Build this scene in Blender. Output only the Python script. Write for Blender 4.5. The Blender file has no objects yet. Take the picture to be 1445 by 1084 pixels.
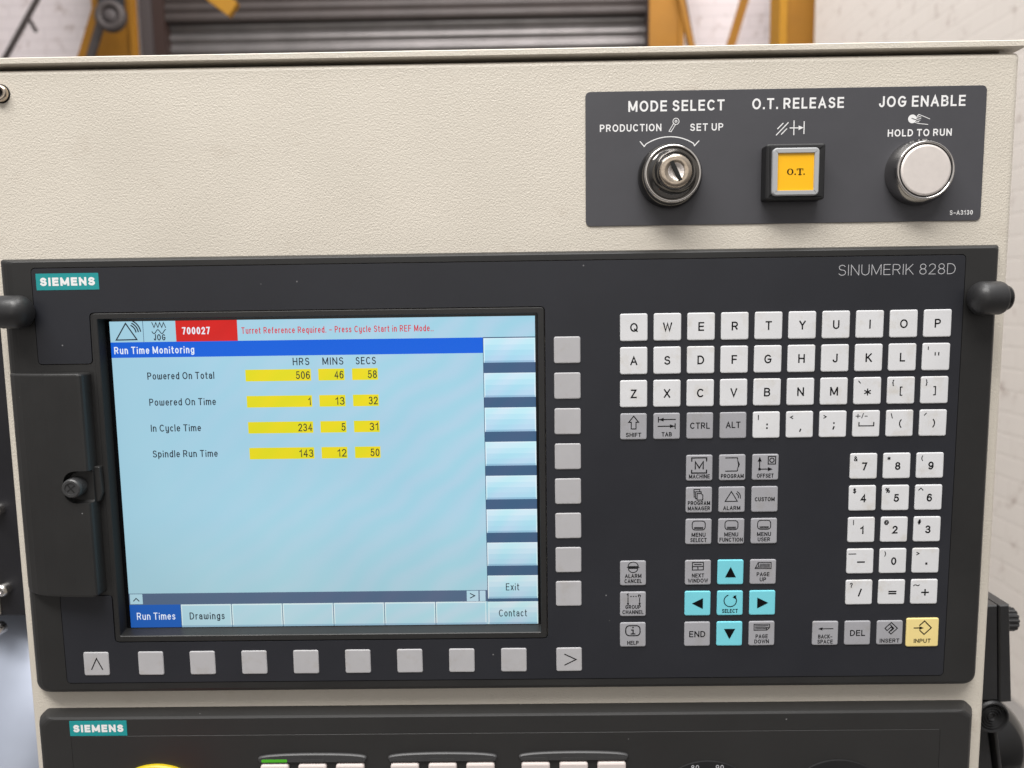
import bpy, bmesh, math, random
from mathutils import Vector, Matrix
random.seed(7)
sc = bpy.context.scene
COL = sc.collection
PI = math.pi

# Panel millimetres: X right, Y down, D into the panel (0 = key tops).  World metres: x, y = depth, z = up.
def P(X, Y, D=0.0):
    return Vector(((X + 67.0) * .001, D * .001, 1.30 + (76.0 - Y) * .001))

# ------------------------------------------------------------------ camera
RIGHT = (0.9998587792, 0.0142441731, 0.0089176894)
DOWN = (-0.0131689366, 0.9937547497, -0.1108064829)
FWD = (-0.0104403429, 0.1106733982, 0.9938019914)
def pv(v): return Vector((v[0], v[2], -v[1]))
cd = bpy.data.cameras.new('camera'); cam = bpy.data.objects.new('camera', cd); COL.objects.link(cam)
m = Matrix.Identity(4)
for i, v in enumerate((pv(RIGHT), -pv(DOWN), -pv(FWD))):
    for j in range(3): m[j][i] = v[j]
m.translation = P(-56.846, -15.211, -382.96)
cam.matrix_world = m
cd.sensor_fit = 'HORIZONTAL'; cd.sensor_width = 36.0; cd.lens = 1086 / 1445 * 36
cd.clip_start = .02; cd.clip_end = 60
cd.dof.use_dof = True; cd.dof.focus_distance = .381; cd.dof.aperture_fstop = 9.5
sc.camera = cam
CAMX, CAMY, CAMZ = m.translation

# ------------------------------------------------------------------ light
w = bpy.data.worlds.new('World'); sc.world = w; w.use_nodes = True
nt = w.node_tree; bgn = nt.nodes['Background']
tc = nt.nodes.new('ShaderNodeTexCoord'); sp = nt.nodes.new('ShaderNodeSeparateXYZ')
mr = nt.nodes.new('ShaderNodeMapRange'); mr.inputs[1].default_value = -1; mr.inputs[2].default_value = 1
cr = nt.nodes.new('ShaderNodeValToRGB')
for e in list(cr.color_ramp.elements)[1:]: cr.color_ramp.elements.remove(e)
cr.color_ramp.elements[0].position = 0; cr.color_ramp.elements[0].color = (.10, .09, .085, 1)
for pos, c in ((.40, (.16, .15, .145, 1)), (.55, (.34, .32, .31, 1)), (.75, (.62, .61, .61, 1)), (1, (.8, .8, .82, 1))):
    el = cr.color_ramp.elements.new(pos); el.color = c
nt.links.new(tc.outputs['Generated'], sp.inputs[0]); nt.links.new(sp.outputs[2], mr.inputs[0])
nt.links.new(mr.outputs[0], cr.inputs[0])
# added bright patch behind the camera, unseen, to give the chrome something to reflect
def wm(op, a, b=None):
    n = nt.nodes.new('ShaderNodeMath'); n.operation = op
    for i, v in enumerate((a, b)):
        if v is None: continue
        if isinstance(v, (int, float)): n.inputs[i].default_value = v
        else: nt.links.new(v, n.inputs[i])
    return n.outputs[0]
def soft(v, lo, hi):
    n = nt.nodes.new('ShaderNodeMapRange'); n.interpolation_type = 'SMOOTHSTEP'; n.inputs[1].default_value = lo; n.inputs[2].default_value = hi
    nt.links.new(v, n.inputs[0]); return n.outputs[0]
ax = wm('ABSOLUTE', wm('ADD', sp.outputs[0], .12)); az = wm('ABSOLUTE', wm('ADD', sp.outputs[2], -.13))
mask = wm('MULTIPLY', wm('MULTIPLY', soft(ax, .42, .36), soft(az, .26, .20)), soft(sp.outputs[1], 0, -.2))
mxw = nt.nodes.new('ShaderNodeMix'); mxw.data_type = 'RGBA'; nt.links.new(mask, mxw.inputs[0]); nt.links.new(cr.outputs[0], mxw.inputs[6]); mxw.inputs[7].default_value = (1.0, .95, .90, 1)
nt.links.new(mxw.outputs[2], bgn.inputs[0])
bgn.inputs[1].default_value = .88

def area(name, loc, target, sx, sy, power, col):
    l = bpy.data.lights.new(name, 'AREA'); l.shape = 'RECTANGLE'; l.size = sx; l.size_y = sy; l.energy = power; l.color = col
    o = bpy.data.objects.new(name, l); COL.objects.link(o); o.location = loc
    o.rotation_euler = (Vector(target) - Vector(loc)).to_track_quat('-Z', 'Y').to_euler()
    return o
area('ceiling_lamp', (-.5, -1.15, 3.6), (0, 0, 1.3), 2.4, .7, 96, (1, .975, .945))
area('roof_light', (.7, -.2, 4.2), (.1, .1, 1.3), 1.4, 1.4, 48, (1, .99, .98))
area('bay_lamp', (.0, 2.6, 5.4), (0, 4.6, 2.6), 3.4, 1.2, 200, (1, .95, .94))
vs = sc.view_settings
vs.view_transform = 'Standard'; vs.look = 'None'; vs.exposure = 0; vs.gamma = 1; vs.use_curve_mapping = False

# ------------------------------------------------------------------ materials
def s2l(c):
    f = lambda v: v / 12.92 if v <= .04045 else ((v + .055) / 1.055) ** 2.4
    return tuple(f(v / 255.) for v in c) + (1,)
def mat(name, col, rough=.5, metal=0, spec=.5, coat=0):
    mm = bpy.data.materials.new(name); mm.use_nodes = True
    b = mm.node_tree.nodes['Principled BSDF']
    b.inputs['Base Color'].default_value = tuple(col[:3]) + (1,)
    b.inputs['Roughness'].default_value = rough; b.inputs['Metallic'].default_value = metal
    b.inputs['Specular IOR Level'].default_value = spec
    b.inputs['Coat Weight'].default_value = coat
    return mm
def N(mm, t, **k):
    n = mm.node_tree.nodes.new(t)
    for a, v in k.items(): setattr(n, a, v)
    return n
def LK(mm, a, b): mm.node_tree.links.new(a, b)
def bsdf(mm): return mm.node_tree.nodes['Principled BSDF']
def objco(mm): return N(mm, 'ShaderNodeTexCoord').outputs['Object']
def noise(mm, co, scale, detail=2, rough=.5):
    n = N(mm, 'ShaderNodeTexNoise'); n.inputs['Scale'].default_value = scale; n.inputs['Detail'].default_value = detail
    n.inputs['Roughness'].default_value = rough; LK(mm, co, n.inputs['Vector']); return n
def ramp(mm, fac, stops):
    r = N(mm, 'ShaderNodeValToRGB'); els = r.color_ramp.elements
    els[0].position, els[0].color = stops[0][0], tuple(stops[0][1]) + (1,)
    els[1].position, els[1].color = stops[-1][0], tuple(stops[-1][1]) + (1,)
    for p_, c in stops[1:-1]:
        e = els.new(p_); e.color = tuple(c) + (1,)
    LK(mm, fac, r.inputs[0]); return r
def bump(mm, h, strength, dist, prev=None):
    b = N(mm, 'ShaderNodeBump'); b.inputs['Strength'].default_value = strength; b.inputs['Distance'].default_value = dist
    LK(mm, h, b.inputs['Height'])
    if prev: LK(mm, prev.outputs[0], b.inputs['Normal'])
    LK(mm, b.outputs[0], bsdf(mm).inputs['Normal']); return b
def wear(mm, col, var=.12, scale=60, rough=(.3, .5), specks=0.0, grain=0.0, gscale=2500):
    """uneven colour, smudged gloss, tiny pale dust specks and a fine moulded grain"""
    b = bsdf(mm); oi = N(mm, 'ShaderNodeObjectInfo'); sc3 = N(mm, 'ShaderNodeVectorMath', operation='SCALE'); sc3.inputs[0].default_value = (3.1, 1.7, 2.3)
    LK(mm, oi.outputs['Random'], sc3.inputs['Scale']); ad = N(mm, 'ShaderNodeVectorMath', operation='ADD'); LK(mm, objco(mm), ad.inputs[0]); LK(mm, sc3.outputs[0], ad.inputs[1])
    co = ad.outputs[0]
    n = noise(mm, co, scale, 4, .6)
    lo = tuple(c * (1 - var) for c in col[:3]); hi = tuple(c * (1 + var) for c in col[:3])
    r = ramp(mm, n.outputs[0], [(.3, lo), (.7, hi)])
    out = r.outputs[0]
    if specks:
        v = N(mm, 'ShaderNodeTexVoronoi'); v.inputs['Scale'].default_value = 70; LK(mm, co, v.inputs['Vector'])
        lt = N(mm, 'ShaderNodeMath', operation='LESS_THAN'); LK(mm, v.outputs['Distance'], lt.inputs[0]); lt.inputs[1].default_value = specks
        sx = N(mm, 'ShaderNodeSeparateColor'); LK(mm, v.outputs['Color'], sx.inputs[0])
        gt = N(mm, 'ShaderNodeMath', operation='GREATER_THAN'); LK(mm, sx.outputs[0], gt.inputs[0]); gt.inputs[1].default_value = .45
        mu = N(mm, 'ShaderNodeMath', operation='MULTIPLY'); LK(mm, lt.outputs[0], mu.inputs[0]); LK(mm, gt.outputs[0], mu.inputs[1])
        mu2 = N(mm, 'ShaderNodeMath', operation='MULTIPLY'); LK(mm, mu.outputs[0], mu2.inputs[0]); mu2.inputs[1].default_value = .45
        mx = N(mm, 'ShaderNodeMix', data_type='RGBA'); LK(mm, mu2.outputs[0], mx.inputs[0]); LK(mm, out, mx.inputs[6]); mx.inputs[7].default_value = (.4, .4, .4, 1)
        out = mx.outputs[2]
    LK(mm, out, b.inputs['Base Color'])
    n2 = noise(mm, co, scale * .4, 5, .65)
    mr_ = N(mm, 'ShaderNodeMapRange'); LK(mm, n2.outputs[0], mr_.inputs[0]); mr_.inputs[1].default_value = .3; mr_.inputs[2].default_value = .7
    mr_.inputs[3].default_value, mr_.inputs[4].default_value = rough; LK(mm, mr_.outputs[0], b.inputs['Roughness'])
    if grain:
        g = noise(mm, co, gscale, 2); bump(mm, g.outputs[0], grain, .0002)
    return mm

M = {}
# cream wrinkle-textured powder coat
mm = M['cream'] = mat('cream_powder_coat', (.60, .55, .47), .36)
co = objco(mm)
n1 = noise(mm, co, 1150, 2, .5); n1.inputs['Distortion'].default_value = .6
n2 = noise(mm, co, 14, 3)
r = ramp(mm, n2.outputs[0], [(.3, (.645, .595, .512)), (.7, (.695, .643, .556))])
n3 = noise(mm, co, 38, 6, .7); r3 = ramp(mm, n3.outputs[0], [(.60, (0, 0, 0)), (.82, (.5, .5, .5))])
mx = N(mm, 'ShaderNodeMix', data_type='RGBA'); LK(mm, r3.outputs[0], mx.inputs[0]); LK(mm, r.outputs[0], mx.inputs[6]); mx.inputs[7].default_value = (.47, .40, .32, 1)
LK(mm, mx.outputs[2], bsdf(mm).inputs['Base Color'])
n4 = noise(mm, co, 7, 4); m4 = N(mm, 'ShaderNodeMapRange'); LK(mm, n4.outputs[0], m4.inputs[0]); m4.inputs[1].default_value = .35; m4.inputs[2].default_value = .65; m4.inputs[3].default_value = .29; m4.inputs[4].default_value = .44
LK(mm, m4.outputs[0], bsdf(mm).inputs['Roughness'])
bump(mm, n1.outputs[0], .6, .0005)
M['bezel'] = wear(mat('black_bezel_plastic', (.03, .03, .03)), (.0175, .0172, .0168), .16, 22, (.40, .62), .026, .10, 3000)
M['overlay'] = wear(mat('charcoal_membrane', (.03, .03, .034)), (.0162, .0174, .0228), .10, 18, (.38, .58), .026, .05, 4000)
M['lower'] = wear(mat('black_panel_plastic', (.03, .03, .03)), (.021, .0205, .02), .08, 25, (.45, .58), .026, .08, 3000)
M['rubber'] = wear(mat('black_rubber', (.02, .02, .02)), (.022, .022, .023), .1, 60, (.36, .46), 0, .35, 1400)
M['knob'] = wear(mat('grey_black_knob', (.04, .04, .04)), (.045, .045, .046), .1, 60, (.36, .46))
M['blackgloss'] = mat('gloss_black_plastic', (.008, .008, .008), .13)
M['black'] = mat('matt_black', (.010, .010, .011), .55)
M['seam_shade'] = mat('seam_shade_black', (.006, .006, .006), .8)  # real gaps and slots, plus painted shade in the screen recess and lid gap
M['plate'] = wear(mat('grey_label_film', (.08, .08, .09)), (.066, .066, .074), .05, 40, (.40, .50), .02, .05, 3500)
M['chrome'] = mat('polished_chrome', (.74, .71, .68), .09, 1)
M['dullchrome'] = wear(mat('worn_chrome', (.6, .55, .5), .22, 1), (.62, .53, .43), .18, 500, (.16, .28), 0)
M['blackchrome'] = mat('black_chrome', (.13, .125, .12), .10, .95)
M['collarchrome'] = mat('collar_chrome', (.42, .41, .40), .14, 1)
M['satin'] = wear(mat('satin_steel', (.8, .74, .7), .4, .6), (.90, .835, .79), .03, 300, (.46, .54), 0, .06, 5000)
M['silver'] = mat('silver_plastic', (.42, .43, .44), .38)
M['white_key'] = wear(mat('white_key_plastic', (.7, .7, .72)), (.70, .705, .72), .03, 70, (.34, .50), 0, .03, 5000)
M['grey_key'] = wear(mat('grey_key_plastic', (.4, .4, .42)), (.365, .365, .388), .035, 70, (.38, .48), 0, .03, 5000)
M['soft_key'] = wear(mat('pale_grey_key_plastic', (.5, .5, .5)), (.455, .45, .462), .035, 70, (.38, .48), 0, .03, 5000)
M['cyan_key'] = wear(mat('cyan_key_plastic', (.2, .6, .7)), (.20, .66, .76), .02, 90, (.36, .46), 0, .03, 5000)
M['yellow_key'] = wear(mat('yellow_key_plastic', (.8, .6, .2)), (.87, .70, .29), .02, 90, (.36, .46), 0, .03, 5000)
M['pink_key'] = wear(mat('offwhite_key_plastic', (.7, .62, .58)), (.66, .585, .555), .02, 90, (.36, .46))
M['ink'] = mat('black_ink', (.004, .004, .005), .6, 0, .12)
M['white_ink'] = mat('white_ink', (.86, .86, .86), .5)
M['grey_ink'] = mat('pale_grey_ink', (.5, .5, .52), .5)
M['teal'] = mat('teal_badge', (.012, .30, .31), .42)
M['yellow_lens'] = mat('yellow_lens', (1.0, .52, .003), .3); bsdf(M['yellow_lens']).inputs['Coat Weight'].default_value = .4
M['estop_yellow'] = mat('estop_yellow', (.60, .44, .01), .4)
M['estop_red'] = mat('estop_red', (.5, .015, .012), .35)
M['post'] = wear(mat('yellow_steel_paint', (.6, .3, .01)), (.285, .122, .0015), .12, 3, (.6, .8))
M['orange'] = wear(mat('orange_steel_paint', (.7, .3, .01)), (.40, .19, .003), .08, 6, (.6, .8))
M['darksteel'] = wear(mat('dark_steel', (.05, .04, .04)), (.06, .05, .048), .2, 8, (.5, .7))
M['brownsteel'] = mat('brown_painted_steel', (.035, .018, .014), .6)
M['greyside'] = mat('grey_guide_rail_paint', (.07, .06, .06), .6)
M['blacksteel'] = wear(mat('black_machine_paint', (.012, .012, .015)), (.012, .012, .015), .2, 20, (.35, .5))
M['screwsteel'] = mat('bright_screw', (.7, .68, .66), .22, 1)
M['brushed'] = wear(mat('brushed_sheet_steel', (.7, .73, .8), .3, .45), (.40, .44, .53), .06, 12, (.26, .38))
M['concrete'] = wear(mat('concrete', (.2, .19, .18)), (.22, .21, .2), .15, 3, (.6, .8))
mm = M['shutter'] = wear(mat('shutter_steel', (.3, .28, .27)), (.185, .175, .172), .14, 5, (.32, .45)); bsdf(mm).inputs['Metallic'].default_value = .55
M['shutterdark'] = wear(mat('shutter_hood_paint', (.1, .08, .08)), (.05, .04, .037), .14, 5, (.45, .6))
# white-washed brickwork
def brick(name, c1, c2, mortar, axis):
    mm = mat(name, c1, .75)
    co = N(mm, 'ShaderNodeTexCoord').outputs['Object']
    mp = N(mm, 'ShaderNodeMapping'); LK(mm, co, mp.inputs[0])
    mp.inputs['Rotation'].default_value = (PI / 2, 0, 0) if axis == 'x' else (PI / 2, 0, PI / 2)
    sx = N(mm, 'ShaderNodeSeparateXYZ'); LK(mm, co, sx.inputs[0])
    cx = N(mm, 'ShaderNodeCombineXYZ'); LK(mm, sx.outputs[0 if axis == 'x' else 1], cx.inputs[0]); LK(mm, sx.outputs[2], cx.inputs[1])
    bt = N(mm, 'ShaderNodeTexBrick'); LK(mm, cx.outputs[0], bt.inputs['Vector'])
    bt.inputs['Scale'].default_value = 1; bt.inputs['Brick Width'].default_value = .225; bt.inputs['Row Height'].default_value = .075
    bt.inputs['Mortar Size'].default_value = .006; bt.inputs['Mortar Smooth'].default_value = .4
    bt.inputs['Color1'].default_value = c1 + (1,); bt.inputs['Color2'].default_value = c2 + (1,); bt.inputs['Mortar'].default_value = mortar + (1,)
    nn = noise(mm, co, 11, 6, .7); rr = ramp(mm, nn.outputs[0], [(.57, (0, 0, 0)), (.68, (1, 1, 1))])
    mx = N(mm, 'ShaderNodeMix', data_type='RGBA'); ml = N(mm, 'ShaderNodeMath', operation='MULTIPLY'); LK(mm, rr.outputs[0], ml.inputs[0]); ml.inputs[1].default_value = .55
    LK(mm, ml.outputs[0], mx.inputs[0]); LK(mm, bt.outputs[0], mx.inputs[6]); mx.inputs[7].default_value = (.30, .22, .18, 1)
    LK(mm, mx.outputs[2], bsdf(mm).inputs['Base Color'])
    bump(mm, bt.outputs['Fac'], .25, -.004)
    return mm
M['brickside'] = brick('whitewashed_brick_side', (.76, .715, .66), (.75, .705, .65), (.735, .69, .635), 'y')
M['brickback'] = brick('whitewashed_brick_back', (.78, .715, .72), (.74, .68, .685), (.68, .62, .625), 'x')

for kn, tint in (('white_key', (.52, .47, .38)), ('soft_key', (.36, .33, .29)), ('grey_key', (.29, .275, .25))):
    mm = M[kn]; b = bsdf(mm); lk = b.inputs['Base Color'].links[0]; src = lk.from_socket
    oi = N(mm, 'ShaderNodeObjectInfo'); sc3 = N(mm, 'ShaderNodeVectorMath', operation='SCALE'); sc3.inputs[0].default_value = (5.3, 2.9, 4.1); LK(mm, oi.outputs['Random'], sc3.inputs['Scale'])
    ad = N(mm, 'ShaderNodeVectorMath', operation='ADD'); LK(mm, objco(mm), ad.inputs[0]); LK(mm, sc3.outputs[0], ad.inputs[1])
    nn = noise(mm, ad.outputs[0], 110, 5, .65); rr = ramp(mm, nn.outputs[0], [(.54, (0, 0, 0)), (.80, (.55, .55, .55))])
    mx = N(mm, 'ShaderNodeMix', data_type='RGBA'); LK(mm, rr.outputs[0], mx.inputs[0]); LK(mm, src, mx.inputs[6]); mx.inputs[7].default_value = tint + (1,)
    LK(mm, mx.outputs[2], b.inputs['Base Color'])

# the lit display: colours it sends out; viewing-angle falloff and camera moire are painted into the emission
def glow(name, rgb, strength=1.0, uneven=True):
    mm = mat(name, (.01, .01, .012), .28); b = bsdf(mm); b.inputs['Specular IOR Level'].default_value = .25
    c = s2l(rgb); b.inputs['Emission Strength'].default_value = strength
    if not uneven:
        b.inputs['Emission Color'].default_value = c; return mm
    co = objco(mm); sx = N(mm, 'ShaderNodeSeparateXYZ'); LK(mm, co, sx.inputs[0])
    mr_ = N(mm, 'ShaderNodeMapRange'); LK(mm, sx.outputs[2], mr_.inputs[0]); mr_.inputs[1].default_value = -.10; mr_.inputs[2].default_value = .06
    rr = ramp(mm, mr_.outputs[0], [(0, (.93, .85, .76)), (.5, (.98, .98, .97)), (1, (1, 1, 1))])
    wv = N(mm, 'ShaderNodeTexWave', wave_type='BANDS', bands_direction='DIAGONAL'); wv.inputs['Scale'].default_value = 30; wv.inputs['Distortion'].default_value = 6
    wv.inputs['Detail'].default_value = 2; wv.inputs['Detail Scale'].default_value = .6
    mp = N(mm, 'ShaderNodeMapping'); LK(mm, co, mp.inputs[0]); mp.inputs['Scale'].default_value = (1, 1, -1.3); LK(mm, mp.outputs[0], wv.inputs['Vector'])
    w2 = ramp(mm, wv.outputs['Color'], [(0, (.90, .995, 1)), (1, (1.08, .98, 1.01))])
    def mul(a, bb):
        mx = N(mm, 'ShaderNodeMix', data_type='RGBA', blend_type='MULTIPLY'); mx.inputs[0].default_value = 1
        if isinstance(a, tuple): mx.inputs[6].default_value = a
        else: LK(mm, a, mx.inputs[6])
        LK(mm, bb, mx.inputs[7]); return mx.outputs[2]
    nz = noise(mm, co, 14, 2); w3 = ramp(mm, nz.outputs[0], [(.3, (.95, .955, .965)), (.7, (1.04, 1.02, 1.0))])
    gx = N(mm, 'ShaderNodeMapRange'); LK(mm, sx.outputs[0], gx.inputs[0]); gx.inputs[1].default_value = -.11; gx.inputs[2].default_value = .11
    w4 = ramp(mm, gx.outputs[0], [(0, (.90, .93, .93)), (.25, (.97, .985, .99)), (.7, (1, 1, 1)), (1, (1.03, 1.03, 1.02))])
    mw = N(mm, 'ShaderNodeMix', data_type='RGBA'); mw.inputs[6].default_value = (1, 1, 1, 1); LK(mm, gx.outputs[0], mw.inputs[0]); LK(mm, w2.outputs[0], mw.inputs[7])
    LK(mm, mul(mul(mul(mul(c, rr.outputs[0]), mw.outputs[2]), w3.outputs[0]), w4.outputs[0]), b.inputs['Emission Color'])
    return mm
G = {k: glow('display_' + k, v) for k, v in dict(
    pale=(168, 211, 230), button=(178, 219, 238), rim=(214, 240, 250), lip=(150, 190, 218), blue=(0, 96, 220), select=(26, 96, 194), slate=(64, 94, 128), bar=(84, 106, 138),
    red=(214, 34, 30), yellow=(232, 220, 18)).items()}
for k, c_ in enumerate(((200, 234, 246), (190, 228, 244), (178, 221, 240), (176, 216, 238))): G['key%d' % k] = glow('display_key_%d' % k, c_)
G['text'] = glow('display_text', (26, 32, 42), 1, False); G['redtext'] = glow('display_red_text', (212, 30, 48), 1, False)
G['whitetext'] = glow('display_white_text', (232, 240, 250), 1, False); G['line'] = glow('display_line', (50, 70, 100), 1, False)
M['led'] = mat('green_lamp', (.05, .3, .02), .3); bsdf(M['led']).inputs['Emission Color'].default_value = (.16, .7, .01, 1); bsdf(M['led']).inputs['Emission Strength'].default_value = .17
M['ledoff'] = mat('unlit_lamp_window', (.05, .05, .05), .25)
M['lcdblack'] = mat('display_border_black', (.004, .004, .005), .2)

# ------------------------------------------------------------------ mesh helpers
class MB:
    def __init__(s): s.v = []; s.f = []; s.mi = []; s.mats = []; s.smooth = []
    def mat(s, mt):
        if mt not in s.mats: s.mats.append(mt)
        return s.mats.index(mt)
    def add(s, vs_, fs, mt, smooth=False):
        o = len(s.v); s.v += [tuple(a) for a in vs_]; k = s.mat(mt)
        for f in fs: s.f.append([i + o for i in f]); s.mi.append(k); s.smooth.append(smooth)
    def loft(s, rings, mt, cap0=False, cap1=True, smooth=False, closed=True):
        n = len(rings[0]); vs_ = [p for r_ in rings for p in r_]; fs = []
        for k in range(len(rings) - 1):
            for i in range(n if closed else n - 1):
                j = (i + 1) % n; fs.append([k * n + i, k * n + j, (k + 1) * n + j, (k + 1) * n + i])
        s.add(vs_, fs, mt, smooth)
        if cap1: s.add(rings[-1], [list(range(n))], mt)
        if cap0: s.add(rings[0], [list(range(n))[::-1]], mt)
    def box(s, x0, x1, y0, y1, d0, d1, mt):
        vs_ = [(x, y, d) for d in (d0, d1) for y in (y0, y1) for x in (x0, x1)]
        s.add(vs_, [[0, 1, 3, 2], [4, 6, 7, 5], [0, 4, 5, 1], [2, 3, 7, 6], [0, 2, 6, 4], [1, 5, 7, 3]], mt)
    def lathe(s, prof, cx, cy, mt, n=64, smooth=True, cap=False):
        """prof = [(radius, depth)] around the panel normal"""
        rings = [[(cx + r_ * math.cos(2 * PI * i / n), cy + r_ * math.sin(2 * PI * i / n), d) for i in range(n)] for r_, d in prof]
        s.loft(rings, mt, cap1=cap, smooth=smooth)
    def lathe_axis(s, prof, base, axis, mt, n=40, smooth=True, cap0=False, cap1=False):
        a = Vector(axis).normalized(); u = a.orthogonal().normalized(); v = a.cross(u); b0 = Vector(base)
        rings = [[tuple(b0 + a * h + (u * math.cos(2 * PI * i / n) + v * math.sin(2 * PI * i / n)) * r_) for i in range(n)] for r_, h in prof]
        s.loft(rings, mt, cap0=cap0, cap1=cap1, smooth=smooth)
    def fill(s, loops, d, mt):
        """flat face at depth d bounded by loops (first outer, then holes)"""
        bm = bmesh.new(); es = []
        for lp in loops:
            vv = [bm.verts.new((x, y, d)) for x, y in lp]
            es += [bm.edges.new((vv[i], vv[(i + 1) % len(vv)])) for i in range(len(vv))]
        bmesh.ops.triangle_fill(bm, use_beauty=True, use_dissolve=False, edges=es, normal=(0, 0, -1))
        bm.verts.index_update()
        s.add([v.co[:] for v in bm.verts], [[v.index for v in f.verts] for f in bm.faces], mt); bm.free()
    def build(s, name, parent=None, origin=None, flip=True, auto=True):
        og = P(*origin) if origin else (parent.matrix_world.translation if parent else Vector((0, 0, 0)))
        wo = world_of(parent) if parent else Vector((0, 0, 0))
        if origin is None: og = wo
        me = bpy.data.meshes.new(name)
        me.from_pydata([tuple(P(*v) - og) for v in s.v], [], s.f)
        for mt in s.mats: me.materials.append(mt)
        for p_, k, sm in zip(me.polygons, s.mi, s.smooth): p_.material_index = k; p_.use_smooth = sm
        bm = bmesh.new(); bm.from_mesh(me); bmesh.ops.remove_doubles(bm, verts=bm.verts, dist=2e-7); bmesh.ops.recalc_face_normals(bm, faces=bm.faces); bm.to_mesh(me); bm.free()
        o = bpy.data.objects.new(name, me); COL.objects.link(o)
        if parent: o.parent = parent
        o.location = og - wo
        return o
WORLD = {}
def world_of(o):
    v = Vector(o.location)
    while o.parent: o = o.parent; v = v + Vector(o.location)
    return v
def thing(name, label, cat, at, group=None):
    o = bpy.data.objects.new(name, None); COL.objects.link(o); o.location = P(*at); o.empty_display_size = .02
    tag(o, label, cat, group); return o
def tag(o, label=None, cat=None, group=None, kind=None):
    for k, v in (('label', label), ('category', cat), ('group', group), ('kind', kind)):
        if v: o[k] = v
    return o

def rrect(x0, x1, y0, y1, rad, n=5, rtop=None):
    pts = []; rt = rad if rtop is None else rtop
    for cx, cy, a, r_ in ((x1 - rt, y0 + rt, -90, rt), (x1 - rad, y1 - rad, 0, rad), (x0 + rad, y1 - rad, 90, rad), (x0 + rt, y0 + rt, 180, rt)):
        for i in range(n + 1):
            t = math.radians(a + 90 * i / n); pts.append((cx + r_ * math.cos(t), cy + r_ * math.sin(t)))
    return pts
def at_d(pts, d): return [(x, y, d) for x, y in pts]
def roundpoly(pts, r_, n=4):
    """round the corners of a polygon"""
    out = []; k = len(pts)
    for i in range(k):
        a, b, c = Vector(pts[i - 1]), Vector(pts[i]), Vector(pts[(i + 1) % k])
        u = (a - b).normalized(); v = (c - b).normalized(); rr = min(r_, (a - b).length * .45, (c - b).length * .45)
        p0 = b + u * rr; p1 = b + v * rr
        for j in range(n + 1):
            t = j / n; out.append(tuple(p0 * (1 - t) ** 2 + b * 2 * t * (1 - t) + p1 * t * t))
    return out
def offset(pts, d):
    """mitred offset of a closed loop, positive = outwards"""
    k = len(pts); A = sum(pts[i][0] * pts[(i + 1) % k][1] - pts[(i + 1) % k][0] * pts[i][1] for i in range(k)); sg = 1 if A > 0 else -1
    out = []
    for i in range(k):
        a, b, c = Vector(pts[i - 1]), Vector(pts[i]), Vector(pts[(i + 1) % k])
        e0 = (b - a); e1 = (c - b)
        e0 = e0.normalized() if e0.length > 1e-9 else e1.normalized(); e1 = e1.normalized() if e1.length > 1e-9 else e0
        n0 = Vector((e0.y, -e0.x)) * sg; n1 = Vector((e1.y, -e1.x)) * sg
        mi = n0 + n1; L = mi.length
        mi = mi / L if L > 1e-6 else n0
        out.append(tuple(b + mi * (d / max(.5, mi.dot(n0)))))
    return out

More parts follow.
